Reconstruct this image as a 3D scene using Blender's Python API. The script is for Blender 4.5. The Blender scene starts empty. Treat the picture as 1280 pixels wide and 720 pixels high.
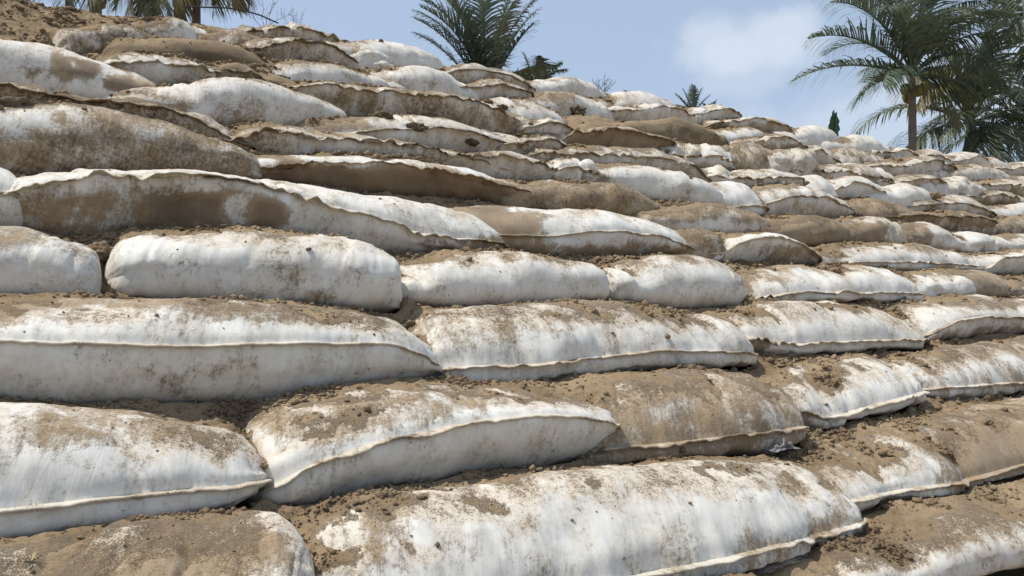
import bpy, math, random
import numpy as np
from mathutils import Vector
from mathutils.bvhtree import BVHTree

sc = bpy.context.scene
COL = sc.collection
R = math.radians
random.seed(5)

# ------------------------------------------------------------------ camera
F_PX, HOR = 1004.0, 375.0          # focal length and horizon row, in 1280x720 photo pixels
YAW = R(55.5)                      # view direction, measured from the run of the bag courses (+X)
EYE = 1.6
PITCH = math.atan((HOR - 360) / F_PX)
cam_d = bpy.data.cameras.new('camera')
cam = bpy.data.objects.new('camera', cam_d)
COL.objects.link(cam)
cam.location = (0, 0, EYE)
cam.rotation_euler = (math.pi / 2 + PITCH, 0, YAW - math.pi / 2)
cam_d.sensor_width = 36
cam_d.lens = 36 * F_PX / 1280
cam_d.clip_start = 0.05
cam_d.clip_end = 3000
sc.camera = cam

# ------------------------------------------------------------------ light
SUN_EL, SUN_AZ = R(62), math.atan2(0.42, -0.75)     # azimuth: direction towards the sun in XY
sun_dir = Vector((math.cos(SUN_EL) * math.cos(SUN_AZ), math.cos(SUN_EL) * math.sin(SUN_AZ), math.sin(SUN_EL)))
sd = bpy.data.lights.new('sun', 'SUN')
sd.energy = 4.7
sd.angle = R(0.6)
sd.color = (1.0, 0.955, 0.88)
sun = bpy.data.objects.new('sun', sd)
COL.objects.link(sun)
sun.rotation_euler = sun_dir.to_track_quat('Z', 'Y').to_euler()
sun.location = (0, 0, 30)

world = bpy.data.worlds.new('World')
sc.world = world
world.use_nodes = True
wn, wl = world.node_tree.nodes, world.node_tree.links
wn.clear()
out = wn.new('ShaderNodeOutputWorld')
bg = wn.new('ShaderNodeBackground')
sky = wn.new('ShaderNodeTexSky')
sky.sky_type = 'NISHITA'
sky.sun_disc = False
sky.sun_elevation = SUN_EL
sky.sun_rotation = math.pi / 2 - SUN_AZ
sky.air_density = 1.0
sky.dust_density = 1.2
sky.ozone_density = 1.5
bg.inputs['Strength'].default_value = 0.13
tc = wn.new('ShaderNodeTexCoord')


def wnode(t, **kw):
    n = wn.new(t)
    for k, v in kw.items():
        setattr(n, k, v)
    return n


def photo_dir(px, py):
    f = Vector((math.cos(YAW) * math.cos(PITCH), math.sin(YAW) * math.cos(PITCH), math.sin(PITCH)))
    r = Vector((math.sin(YAW), -math.cos(YAW), 0))
    u = r.cross(f)
    return f + r * ((px - 640) / F_PX) + u * ((360 - py) / F_PX)


# soft clouds: a few elongated puffs at fixed sky directions, broken up by noise
cn = wnode('ShaderNodeTexNoise')
cn.inputs['Scale'].default_value = 16
cn.inputs['Detail'].default_value = 7
cn.inputs['Roughness'].default_value = 0.55
wl.new(tc.outputs['Generated'], cn.inputs['Vector'])
prev = None
for (px, py, rx, rz, amt) in [(925, 66, 0.10, 0.036, 0.85), (890, 52, 0.05, 0.030, 0.7), (965, 44, 0.055, 0.030, 0.8), (925, 95, .08, .03, .4),
                              (1085, 150, 0.12, 0.045, 0.50), (760, 190, 0.4, 0.06, 0.35), (1350, 90, 0.25, 0.05, 0.6),
                              (1030, 150, 0.05, 0.02, .35)]:
    d = photo_dir(px, py).normalized()
    ang = math.atan2(d.y, d.x)
    sub = wnode('ShaderNodeVectorMath', operation='SUBTRACT')
    sub.inputs[1].default_value = d
    wl.new(tc.outputs['Generated'], sub.inputs[0])
    rot = wnode('ShaderNodeVectorRotate', rotation_type='Z_AXIS')
    rot.inputs['Angle'].default_value = -ang
    wl.new(sub.outputs[0], rot.inputs['Vector'])
    scl = wnode('ShaderNodeVectorMath', operation='MULTIPLY')
    scl.inputs[1].default_value = (1.0, 1 / rx, 1 / rz)
    wl.new(rot.outputs[0], scl.inputs[0])
    ln = wnode('ShaderNodeVectorMath', operation='LENGTH')
    wl.new(scl.outputs[0], ln.inputs[0])
    ad = wnode('ShaderNodeMath', operation='MULTIPLY_ADD')       # wobble the edge with noise
    ad.inputs[1].default_value = 1.3
    wl.new(cn.outputs['Fac'], ad.inputs[0])
    wl.new(ln.outputs['Value'], ad.inputs[2])
    mr = wnode('ShaderNodeMapRange', interpolation_type='SMOOTHSTEP')
    mr.inputs['From Min'].default_value = 1.85
    mr.inputs['From Max'].default_value = 1.05
    mr.inputs['To Min'].default_value = 0
    mr.inputs['To Max'].default_value = amt
    wl.new(ad.outputs[0], mr.inputs['Value'])
    if prev is None:
        prev = mr.outputs[0]
    else:
        mx = wnode('ShaderNodeMath', operation='MAXIMUM')
        wl.new(prev, mx.inputs[0])
        wl.new(mr.outputs[0], mx.inputs[1])
        prev = mx.outputs[0]
cm = wnode('ShaderNodeMath', operation='MULTIPLY')
cm.inputs[1].default_value = 0.72
wl.new(prev, cm.inputs[0])
mix = wnode('ShaderNodeMix', data_type='RGBA')
wl.new(cm.outputs[0], mix.inputs['Factor'])
# thin high haze over the whole sky: pulls the blue towards milky white
hz = wnode('ShaderNodeMix', data_type='RGBA')
hz.inputs['Factor'].default_value = 0.68
SKY_HAZE = (4.0, 4.95, 6.35, 1)
hz.inputs['B'].default_value = SKY_HAZE
wl.new(sky.outputs['Color'], hz.inputs['A'])
wl.new(hz.outputs['Result'], mix.inputs['A'])
mix.inputs['B'].default_value = (6.3, 6.7, 7.4, 1)
wl.new(mix.outputs['Result'], bg.inputs['Color'])
wl.new(bg.outputs[0], out.inputs['Surface'])

sc.view_settings.view_transform = 'Standard'
sc.view_settings.look = 'None'
sc.view_settings.exposure = 0.0
sc.view_settings.gamma = 1.0
sc.view_settings.use_curve_mapping = False

# ------------------------------------------------------------------ numpy noise


def _hash(ix, iy, iz, seed):
    h = (ix.astype(np.int64) * 374761393 + iy.astype(np.int64) * 668265263 + iz.astype(np.int64) * 2147483647 + seed * 974634777) & 0xFFFFFFFF
    h = ((h ^ (h >> 13)) * 1274126177) & 0xFFFFFFFF
    h = ((h ^ (h >> 16)) * 2246822519) & 0xFFFFFFFF
    return ((h ^ (h >> 15)) & 0xFFFFFF) / float(0xFFFFFF)


def vnoise(x, y, z, seed=0):
    """value noise in -1..1"""
    x0, y0, z0 = np.floor(x), np.floor(y), np.floor(z)
    fx, fy, fz = x - x0, y - y0, z - z0
    fx = fx * fx * fx * (fx * (fx * 6 - 15) + 10)
    fy = fy * fy * fy * (fy * (fy * 6 - 15) + 10)
    fz = fz * fz * fz * (fz * (fz * 6 - 15) + 10)
    r = 0
    for dx in (0, 1):
        wx = fx if dx else 1 - fx
        for dy in (0, 1):
            wy = fy if dy else 1 - fy
            for dz in (0, 1):
                wz = fz if dz else 1 - fz
                r = r + wx * wy * wz * _hash(x0 + dx, y0 + dy, z0 + dz, seed)
    return r * 2 - 1


def fbm(x, y, z, seed=0, octv=4, gain=0.5):
    a, s, t = 1.0, 0, 0
    for i in range(octv):
        s = s + a * vnoise(x, y, z, seed + i * 17)
        t += a
        a *= gain
        x, y, z = x * 2.03 + 3.1, y * 2.03 + 1.7, z * 2.03 + 5.3
    return s / t


def sstep(a, b, x):
    t = np.clip((x - a) / (b - a), 0, 1)
    return t * t * (3 - 2 * t)


# ------------------------------------------------------------------ object helpers
def tag(o, label=None, cat=None, group=None, kind=None):
    if label:
        o['label'] = label
    if cat:
        o['category'] = cat
    if group:
        o['group'] = group
    if kind:
        o['kind'] = kind
    return o


def empty(name, loc=(0, 0, 0), rz=0):
    o = bpy.data.objects.new(name, None)
    o.empty_display_size = 0.1
    COL.objects.link(o)
    o.location = loc
    o.rotation_euler = (0, 0, rz)
    return o


def mesh_obj(name, V, faces, mat, parent=None, attrs=None, uv=None, smooth=True):
    """V: (n,3); faces: (m,4) or (m,3) array, or list of tuples"""
    me = bpy.data.meshes.new(name)
    V = np.asarray(V, dtype=np.float32)
    if isinstance(faces, np.ndarray):
        k = faces.shape[1]
        me.vertices.add(len(V))
        me.vertices.foreach_set('co', V.ravel())
        me.loops.add(faces.size)
        me.loops.foreach_set('vertex_index', faces.astype(np.int32).ravel())
        me.polygons.add(len(faces))
        me.polygons.foreach_set('loop_start', np.arange(len(faces), dtype=np.int32) * k)
        me.update(calc_edges=True)
    else:
        me.from_pydata([tuple(v) for v in V.tolist()], [], faces)
        me.update()
    if smooth:
        me.polygons.foreach_set('use_smooth', np.ones(len(me.polygons), dtype=bool))
    if attrs:
        for an, av in attrs.items():
            a = me.attributes.new(an, 'FLOAT', 'POINT')
            a.data.foreach_set('value', np.asarray(av, dtype=np.float32).ravel())
    if uv is not None:
        l = me.uv_layers.new(name='UVMap')
        li = np.empty(len(me.loops), dtype=np.int32)
        me.loops.foreach_get('vertex_index', li)
        l.data.foreach_set('uv', np.asarray(uv, dtype=np.float32)[li].ravel())
    me.materials.append(mat)
    o = bpy.data.objects.new(name, me)
    COL.objects.link(o)
    if parent:
        o.parent = parent
    return o


# ------------------------------------------------------------------ materials
def new_mat(name, rough=0.9):
    m = bpy.data.materials.new(name)
    m.use_nodes = True
    nt = m.node_tree
    b = nt.nodes['Principled BSDF']
    b.inputs['Roughness'].default_value = rough
    b.inputs['Specular IOR Level'].default_value = 0.2
    return m, nt, b


class NT:
    def __init__(s, nt):
        s.nt = nt

    def n(s, t, **kw):
        x = s.nt.nodes.new(t)
        for k, v in kw.items():
            setattr(x, k, v)
        return x

    def l(s, a, b):
        s.nt.links.new(a, b)

    def noise(s, vec, scale, detail=4, rough=0.6, dist=0):
        x = s.n('ShaderNodeTexNoise')
        x.inputs['Scale'].default_value = scale
        x.inputs['Detail'].default_value = detail
        x.inputs['Roughness'].default_value = rough
        x.inputs['Distortion'].default_value = dist
        s.l(vec, x.inputs['Vector'])
        return x.outputs['Fac']

    def mapping(s, vec, scale, rot=(0, 0, 0)):
        x = s.n('ShaderNodeMapping')
        x.inputs['Scale'].default_value = scale
        x.inputs['Rotation'].default_value = rot
        s.l(vec, x.inputs['Vector'])
        return x.outputs[0]

    def math(s, op, a, b=None, c=None, clamp=False):
        x = s.n('ShaderNodeMath', operation=op)
        x.use_clamp = clamp
        for i, v in enumerate((a, b, c)):
            if v is None:
                continue
            if isinstance(v, (int, float)):
                x.inputs[i].default_value = v
            else:
                s.l(v, x.inputs[i])
        return x.outputs[0]

    def step(s, v, a, b, lo=0, hi=1):
        x = s.n('ShaderNodeMapRange', interpolation_type='SMOOTHSTEP')
        x.inputs['From Min'].default_value = a
        x.inputs['From Max'].default_value = b
        x.inputs['To Min'].default_value = lo
        x.inputs['To Max'].default_value = hi
        s.l(v, x.inputs['Value'])
        return x.outputs[0]

    def mix(s, f, a, b, mode='MIX'):
        x = s.n('ShaderNodeMix', data_type='RGBA', blend_type=mode)
        for k, v in (('Factor', f), ('A', a), ('B', b)):
            if isinstance(v, (int, float)):
                x.inputs[k].default_value = v
            elif isinstance(v, tuple):
                x.inputs[k].default_value = v + (1,) if len(v) == 3 else v
            else:
                s.l(v, x.inputs[k])
        return x.outputs['Result']

    def bump(s, h, strength, dist, prev=None):
        x = s.n('ShaderNodeBump')
        x.inputs['Strength'].default_value = strength
        x.inputs['Distance'].default_value = dist
        s.l(h, x.inputs['Height'])
        if prev is not None:
            s.l(prev, x.inputs['Normal'])
        return x.outputs[0]


DUST = (0.48, 0.378, 0.258)
TAN = (0.345, 0.243, 0.138)
BROWN = (0.185, 0.120, 0.068)


def bag_material(name, white, seam=False):
    m, nt, b = new_mat(name, 0.82)
    g = NT(nt)
    co = g.n('ShaderNodeTexCoord')
    uv, gen = co.outputs['UV'], co.outputs['Object']
    geo = g.n('ShaderNodeNewGeometry')
    pos = geo.outputs['Position']
    ad = g.n('ShaderNodeAttribute', attribute_name='dirt').outputs['Fac']
    am = g.n('ShaderNodeAttribute', attribute_name='mud').outputs['Fac']
    # streaks that run round the girth of the bag (skewed a little, like the pleats)
    sk = g.mapping(uv, (1, 1, 1), (0, 0, R(14)))
    st = g.noise(g.mapping(sk, (26, 5, 1)), 1.0, 5, 0.65, 0.6)
    st2 = g.noise(g.mapping(sk, (90, 14, 1)), 1.0, 3, 0.6)
    blot = g.noise(pos, 7, 6, 0.62, 0.3)
    fine = g.noise(pos, 60, 5, 0.7)
    grit = g.noise(pos, 230, 3, 0.7)
    speck = g.noise(pos, 38, 2, 0.5)
    # light dust film
    big = g.noise(pos, 2.6, 4, 0.6, 0.4)
    v = g.math('ADD', ad, g.math('MULTIPLY_ADD', st, 0.30, -0.15))
    v = g.math('ADD', v, g.math('MULTIPLY_ADD', blot, 0.9, -0.45))
    v = g.math('ADD', v, g.math('MULTIPLY_ADD', big, 0.5, -0.25))
    vg = g.math('ADD', v, g.math('MULTIPLY_ADD', fine, 0.9, -0.45))
    vg = g.math('ADD', vg, g.math('MULTIPLY_ADD', grit, 1.3, -0.65))
    film = g.step(v, -0.10, 0.85, 0, 0.72)
    film = g.math('MAXIMUM', film, g.step(vg, 0.22, 0.62, 0, 0.85))
    crust = g.step(vg, 0.60, 0.85, 0, 0.97)
    # mud stains, thin at their edges and uneven inside
    w = g.math('ADD', am, g.math('MULTIPLY_ADD', st, 0.6, -0.30))
    w = g.math('ADD', w, g.math('MULTIPLY_ADD', blot, 1.9, -0.95))
    w = g.math('ADD', w, g.math('MULTIPLY_ADD', st2, 0.5, -0.25))
    w = g.math('ADD', w, g.math('MULTIPLY_ADD', fine, 0.9, -0.45))
    w = g.math('ADD', w, g.math('MULTIPLY_ADD', grit, 0.7, -0.35))
    mud = g.step(w, 0.18, 0.80, 0, 0.93)
    # dark grime: short streaks and spots
    gr_ = g.noise(g.mapping(sk, (60, 20, 1)), 1.0, 6, 0.75, 0.5)
    gs = g.noise(pos, 48, 4, 0.7)
    gq = g.math('MULTIPLY', g.step(g.math('ADD', gr_, g.math('MULTIPLY', gs, .8)), 0.93, 1.10), g.step(g.math('ADD', blot, g.math('MULTIPLY', ad, .45)), 0.40, 0.72, .04, .85))
    # small dark splashes
    sp = g.step(speck, 0.685, 0.73, 0, 0.7)
    sp = g.math('MULTIPLY', sp, g.step(blot, 0.40, 0.6))
    # faint grey scuffing all over
    scuff = g.math('MULTIPLY', g.step(g.math('MULTIPLY_ADD', st, .5, g.math('MULTIPLY', fine, .5)), 0.40, 0.62, 0, 1.0), g.step(blot, 0.35, 0.65, 0.15, 0.62))
    c = g.mix(scuff, white, (0.47, 0.43, 0.36))
    c = g.mix(g.step(g.noise(pos, 16, 5, .7), .45, .75, 0, .35), c, (0.42, 0.39, 0.34))
    wv = g.step(g.noise(pos, 2.2, 2), 0.35, 0.7)
    c = g.mix(wv, c, g.mix(0.18, c, (0.62, 0.58, 0.46)))
    dcol = g.mix(blot, DUST, TAN)
    c = g.mix(film, c, dcol)
    tcol = g.mix(g.step(g.noise(pos, 120, 4, .8), .35, .65), (0.200, 0.136, 0.078), (0.41, 0.304, 0.188))
    c = g.mix(crust, c, tcol)
    mcol = g.mix(g.step(am, 0.8, 1.7), g.mix(st, (0.38, 0.282, 0.168), (0.28, 0.190, 0.105)), g.mix(st, (0.235, 0.160, 0.092), BROWN))
    mcol = g.mix(g.step(g.math('MULTIPLY_ADD', fine, .35, g.math('MULTIPLY', big, .65)), .47, .60, 0, .62), mcol, (0.14, 0.096, 0.057))
    c = g.mix(mud, c, mcol)
    c = g.mix(g.math('MULTIPLY', gq, .8), c, (0.19, 0.15, 0.11))
    c = g.mix(sp, c, (0.17, 0.13, 0.09))
    g.l(c, b.inputs['Base Color'])
    rg = g.step(v, 0.1, 0.7, 0.62, 0.97)
    g.l(rg, b.inputs['Roughness'])
    # relief: felted fabric, pleat lines, crumbs where the dirt is thick
    n1 = g.bump(g.noise(g.mapping(uv, (1, 1, 1)), 520, 3, 0.7), 0.4, 0.0009)
    n2 = g.bump(g.noise(g.mapping(sk, (42, 7, 1)), 1.0, 4, 0.6, 0.8), 0.38, 0.005, n1)
    n3 = g.bump(g.math('MULTIPLY', g.math('MAXIMUM', crust, g.math('MULTIPLY', mud, 0.35)), g.noise(pos, 80, 6, 0.8)), 1.0, 0.014, n2)
    g.l(n3, b.inputs['Normal'])
    b.inputs['Sheen Weight'].default_value = 0.08
    return m


M_BAG = bag_material('geotextile', (0.75, 0.725, 0.67))
M_SEAM = bag_material('seam_tape', (0.58, 0.53, 0.445))


def soil_material(name, c1, c2, c3):
    m, nt, b = new_mat(name, 0.97)
    g = NT(nt)
    pos = g.n('ShaderNodeNewGeometry').outputs['Position']
    a = g.noise(pos, 3.5, 6, 0.6)
    f = g.noise(pos, 45, 6, 0.7)
    h = g.noise(pos, 170, 4, 0.75)
    c = g.mix(g.step(a, 0.35, 0.65), c1, c2)
    c = g.mix(g.step(f, 0.5, 0.72, 0, 0.75), c, c3)
    c = g.mix(g.step(h, 0.56, 0.72, 0, 0.5), c, (c1[0] * 1.35, c1[1] * 1.37, c1[2] * 1.4))
    g.l(c, b.inputs['Base Color'])
    n = g.bump(f, 0.9, 0.012)
    n = g.bump(h, 0.8, 0.004, n)
    g.l(n, b.inputs['Normal'])
    b.inputs['Specular IOR Level'].default_value = 0.05
    return m


M_SOIL = soil_material('dry_soil', (0.325, 0.240, 0.148), (0.228, 0.162, 0.096), (0.125, 0.087, 0.053))
M_CLOD = soil_material('soil_clods', (0.305, 0.226, 0.142), (0.185, 0.132, 0.084), (0.105, 0.075, 0.048))
M_DARK = soil_material('moist_clods', (0.19, 0.155, 0.11), (0.14, 0.11, 0.075), (0.08, 0.065, 0.045))

# ------------------------------------------------------------------ photo pixel <-> slope
C0 = np.array((0, 0, EYE))
_f = np.array((math.cos(YAW) * math.cos(PITCH), math.sin(YAW) * math.cos(PITCH), math.sin(PITCH)))
_r = np.array((math.sin(YAW), -math.cos(YAW), 0.0))
_u = np.cross(_r, _f)
Y0, SL = 3.24, 1.64                # the courses' front edges lie on z-EYE = (Y-Y0)/SL


def ray(px, py):
    return _f + _r * ((px - 640) / F_PX) + _u * ((360 - py) / F_PX)


def on_slope(px, py):
    d = ray(px, py)
    # EYE + t dz - EYE = (t dy - Y0)/SL
    t = -Y0 / (SL * d[2] - d[1])
    return C0 + d * t


def project(P):
    v = P - C0
    w = v @ _f
    return 640 + F_PX * (v @ _r) / w, 360 - F_PX * (v @ _u) / w


def at_depth(px, py, dist):
    d = ray(px, py)
    return C0 + d * (dist / math.hypot(d[0], d[1]))


# ------------------------------------------------------------------ sandbags
# (row, look, bottom line, top line, options), lines in photo pixels; options:
#  s seam line, b base dirt, m mud patches (u0,u1,v0,v1,amount), wr wrinkles, L/R end kind ('r' round, 'p' sewn flat)
B = []


def bag(row, look, bot, top, **o):
    B.append((row, look, bot, top, o))


# lowest row
bag('Z', 'soil covered bag with white lower side', [(1030, 800), (1150, 770), (1300, 735), (1480, 690)], [(1060, 690), (1110, 650), (1180, 634), (1280, 622), (1480, 590)], b=.35, m=[(0, 1, .75, 1.1, .7)])
# row A
bag('A', 'soil topped bag mostly below the frame', [(-260, 1030), (0, 980), (420, 850)], [(-260, 740), (0, 702), (150, 672), (300, 655), (370, 668), (425, 725)], b=.5, m=[(0, .85, .7, 1.1, .8)])
bag('A', 'very large bright bag with soil along top', [(385, 862), (560, 835), (760, 770), (950, 716), (1112, 668)], [(380, 655), (480, 632), (600, 605), (760, 585), (900, 583), (1020, 590), (1085, 605), (1112, 660)], b=.08, m=[(.62, .98, .28, .42, .75), (.8, 1, .0, 1, .45), (.08, .2, .62, .95, .45), (.5, .9, .05, .5, .3)], s=[(385, 858), (760, 766), (950, 708), (1112, 660)], wr=.6)
bag('A', 'pleated bag with wide dried mud band', [(1035, 700), (1120, 642), (1200, 632), (1300, 592), (1480, 560)], [(1000, 580), (1080, 545), (1160, 530), (1280, 502), (1480, 480)], b=.22, m=[(.33, .62, .2, 1, 1.0), (0, 1, .8, 1.1, .6)], s=[(1035, 640), (1110, 625), (1200, 616), (1280, 594), (1480, 540)], wr=1.2)
# row B
bag('B', 'bright bag with low seam ending in ear', [(-170, 740), (0, 703), (150, 675), (280, 652), (352, 612)], [(-170, 515), (0, 515), (100, 512), (200, 518), (270, 532), (320, 562), (352, 592)], b=.1, s=[(-170, 690), (0, 664), (150, 643), (300, 620), (355, 594)], R='p', m=[(.35, .75, .8, 1.1, .6), (.1, .9, .0, .2, .45)], wr=.45)
bag('B', 'bright bag with bold arched seam', [(330, 650), (400, 650), (560, 618), (700, 592), (795, 560)], [(300, 525), (400, 500), (480, 485), (560, 480), (650, 483), (720, 497), (790, 522)], b=.1, s=[(335, 634), (400, 592), (480, 562), (600, 535), (700, 525), (795, 524)], R='p', m=[(.2, .8, 0, .22, .7), (0, .6, .8, 1.1, .6)], wr=.35)
bag('B', 'brown mud stained bag, low grey hem', [(745, 590), (850, 587), (940, 574), (1025, 550)], [(690, 490), (760, 475), (850, 463), (940, 466), (990, 485), (1025, 540)], b=.3, m=[(0, 1, 0, 1, .72), (.35, .6, .3, 1, .4)], s=[(745, 576), (850, 570), (940, 560), (1025, 544)], wr=.9)
bag('B', 'short white bag with folded left end', [(980, 532), (1040, 540), (1090, 526), (1170, 500)], [(955, 475), (1000, 458), (1060, 447), (1110, 444), (1145, 458), (1170, 492)], b=.15, s=[(980, 512), (1040, 534), (1090, 520), (1170, 496)], L='p', wr=1.6, m=[(0, .35, 0, .5, .4)])
bag('B', 'streaky bag at the right edge', [(1140, 496), (1185, 504), (1280, 493), (1430, 470)], [(1120, 448), (1180, 435), (1280, 423), (1430, 405)], b=.25, m=[(0, 1, .7, 1.1, .6), (.05, .5, 0, 1, .35)], s=[(1140, 494), (1280, 488), (1430, 464)], wr=1.2)
# row C
bag('C', 'long smooth bag with wavy full length seam', [(-160, 520), (0, 519), (150, 521), (300, 522), (400, 507), (500, 484), (572, 466)], [(-160, 385), (0, 378), (200, 372), (350, 375), (450, 392), (520, 425), (570, 458)], b=.06, s=[(-160, 430), (0, 435), (200, 444), (350, 440), (480, 438), (572, 461)], R='p', m=[(.42, .47, 0, .5, .5), (0, .9, .82, 1.1, .9)], wr=.3)
bag('C', 'plump dusty bag with dark ruffled hem', [(540, 478), (660, 480), (760, 470), (850, 465), (962, 455)], [(500, 405), (560, 385), (650, 378), (780, 376), (850, 385), (905, 402), (940, 432), (962, 450)], b=.3, s=[(540, 476), (680, 473), (740, 463), (820, 452), (962, 450)], m=[(.55, .8, .75, 1.1, .8), (0, .4, .5, 1.1, .35), (.35, .8, -.1, .12, .9)], wr=.8)
bag('C', 'pleated white bag with tucked brown corner', [(935, 446), (990, 449), (1060, 443), (1167, 434)], [(880, 390), (950, 379), (1040, 373), (1090, 380), (1135, 402), (1167, 430)], b=.15, s=[(935, 425), (1000, 440), (1060, 438), (1167, 431)], m=[(0, .22, 0, .5, .8)], wr=1.5, R='p')
bag('C', 'dusty bag with arched hem at right edge', [(1165, 432), (1200, 428), (1280, 418), (1400, 410)], [(1115, 384), (1180, 374), (1230, 369), (1280, 374), (1400, 372)], b=.3, s=[(1165, 426), (1195, 406), (1240, 399), (1290, 405), (1400, 398)], m=[(0, 1, 0, .4, .6)], wr=1)
# row D
bag('D', 'rounded bag end cut by the left edge', [(-190, 380), (0, 380), (127, 377)], [(-190, 285), (0, 280), (50, 286), (90, 310), (127, 350)], b=.3, m=[(.3, 1, .7, 1.1, .5)], wr=.5)
bag('D', 'fat clean bag without visible seam', [(128, 380), (300, 384), (400, 388), (517, 393)], [(115, 312), (180, 289), (300, 284), (400, 291), (460, 305), (500, 340), (517, 382)], b=.12, m=[(.3, .7, 0, .3, .3)], wr=.4)
bag('D', 'white bag with wrinkled left end', [(507, 385), (600, 387), (700, 386), (778, 380)], [(488, 330), (560, 317), (650, 314), (720, 325), (760, 350), (778, 375)], b=.2, wr=1.4, m=[(0, .7, .8, 1.1, .5), (.3, .9, 0, .15, .4)])
bag('D', 'speckled white bag with mud streaks', [(768, 383), (850, 386), (947, 384)], [(742, 330), (800, 320), (870, 321), (915, 335), (947, 378)], b=.18, wr=1.2, m=[(.75, .95, .4, 1, .6), (0, 1, .85, 1.1, .5)])
bag('D', 'diagonally pleated white bag, brown left end', [(940, 380), (1000, 379), (1080, 377), (1166, 375)], [(915, 340), (970, 331), (1080, 329), (1130, 335), (1166, 360)], b=.12, wr=1.6, s=[(940, 379), (1020, 371), (1080, 374), (1166, 373)], m=[(0, .16, 0, 1, 1.1), (.2, 1, .82, 1.1, .7)])
bag('D', 'white bag with one brown girth band', [(1158, 376), (1210, 376), (1268, 374)], [(1150, 342), (1190, 335), (1235, 338), (1267, 370)], b=.2, wr=1.2, m=[(.5, .85, 0, 1, .95)])
bag('D', 'tan bag cut by the right edge', [(1260, 375), (1330, 374), (1420, 374)], [(1246, 350), (1300, 344), (1420, 346)], b=.8, wr=.8)
# row E
bag('E', 'clean bag corner at the left edge', [(-180, 285), (-60, 283), (28, 280)], [(-180, 195), (-60, 196), (8, 202), (26, 222)], b=.05, wr=.5, s=[(-180, 245), (28, 248)])
bag('E', 'long bag with large dark brown centre stain', [(40, 300), (130, 303), (300, 300), (450, 312), (545, 322), (630, 312)], [(12, 222), (60, 214), (200, 211), (300, 216), (400, 230), (500, 243), (570, 256), (610, 280), (630, 305)], b=.15, s=[(14, 226), (60, 229), (130, 218), (300, 221), (350, 239), (440, 270), (530, 302), (630, 310)], m=[(.08, .44, 0, .70, .5), (.10, .20, .1, .6, 1.0), (.26, .40, -.1, .60, 1.9), (.72, .95, 0, .3, 1.2), (.02, .12, 0, .6, .4)], wr=1.2, L='p')
bag('E', 'half tan bag with white right half', [(585, 312), (690, 320), (800, 324), (877, 322)], [(575, 260), (640, 255), (700, 261), (780, 265), (840, 280), (873, 308)], b=.12, s=[(585, 300), (690, 304), (750, 293), (830, 298), (877, 314)], m=[(0, .40, 0, 1.1, 1.0), (.4, 1, 0, .38, .9)], wr=.6)
bag('E', 'short tan bag end', [(852, 325), (880, 325), (910, 324)], [(845, 288), (880, 282), (898, 295), (910, 318)], b=.95, m=[(0, 1, 0, 1, .7)], wr=.6)
bag('E', 'white bag with high arched hem', [(900, 328), (960, 331), (1028, 332)], [(884, 298), (940, 288), (980, 293), (1010, 305), (1028, 325)], b=.15, s=[(900, 322), (925, 302), (970, 293), (1010, 312), (1028, 326)], m=[(.5, 1, 0, .7, .6)], wr=1)
bag('E', 'slim white bag beside a soil hollow', [(1020, 333), (1130, 336), (1238, 337)], [(1015, 309), (1060, 304), (1150, 305), (1200, 313), (1238, 332)], b=.2, s=[(1020, 331), (1130, 333), (1238, 336)], m=[(0, .25, .2, 1.1, .5), (.5, .7, .7, 1, .5)], wr=1, R='p')
bag('E', 'white bag with peaked seam at right edge', [(1236, 345), (1300, 346), (1420, 350)], [(1228, 332), (1258, 313), (1320, 315), (1420, 322)], b=.12, s=[(1236, 340), (1258, 317), (1320, 320), (1420, 330)], m=[(0, 1, 0, .3, .5)], wr=.7)
# row F
bag('F', 'big smooth tan bag', [(-140, 222), (0, 220), (150, 219), (250, 222), (328, 226)], [(-140, 136), (0, 136), (60, 132), (150, 137), (220, 156), (280, 188), (326, 218)], b=.62, m=[(0, 1, 0, 1, .62), (.35, .45, .6, .9, -.4)], wr=.35)
bag('F', 'dark brown sided bag under pale strip', [(335, 224), (450, 242), (560, 252), (700, 258)], [(285, 185), (370, 192), (450, 194), (540, 200), (620, 224), (700, 250)], b=.12, s=[(335, 212), (400, 204), (500, 207), (590, 224), (700, 252)], m=[(.03, 1, -.1, .68, 1.9), (.75, 1, 0, 1.1, 1.0)], wr=1, L='p')
bag('F', 'smooth sandy brown bag', [(660, 266), (760, 270), (830, 277)], [(625, 232), (700, 222), (770, 229), (810, 245), (830, 270)], b=.75, m=[(0, 1, 0, 1, .8)], wr=.5)
bag('F', 'tan bag with white scraped middle', [(828, 292), (900, 296), (970, 298)], [(818, 262), (870, 252), (920, 257), (950, 270), (970, 292)], b=.6, m=[(0, .95, .5, 1.1, .75), (.3, .6, .3, .6, -.5)], wr=.7)
bag('F', 'olive brown rounded bag', [(948, 306), (1010, 308), (1070, 308)], [(945, 275), (1005, 266), (1045, 271), (1068, 298)], b=.6, m=[(0, 1, 0, 1, 1.15)], wr=.6)
bag('F', 'brown bag with pale right end', [(1055, 309), (1095, 309), (1137, 309)], [(1048, 277), (1088, 267), (1115, 272), (1135, 300)], b=.55, m=[(0, .7, 0, .9, 1.2), (.7, .85, 0, 1, -.1)], wr=1.2)
bag('F', 'tan bag with ringed pale end', [(1128, 311), (1160, 313), (1203, 315)], [(1118, 280), (1150, 276), (1182, 281), (1202, 306)], b=.45, m=[(0, .6, 0, 1.1, .9)], wr=1.8)
bag('F', 'small bright wrinkled bag', [(1196, 317), (1225, 318), (1256, 319)], [(1190, 292), (1222, 285), (1245, 291), (1255, 312)], b=.12, m=[(.2, .7, 0, .4, .6)], wr=1.6)
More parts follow.
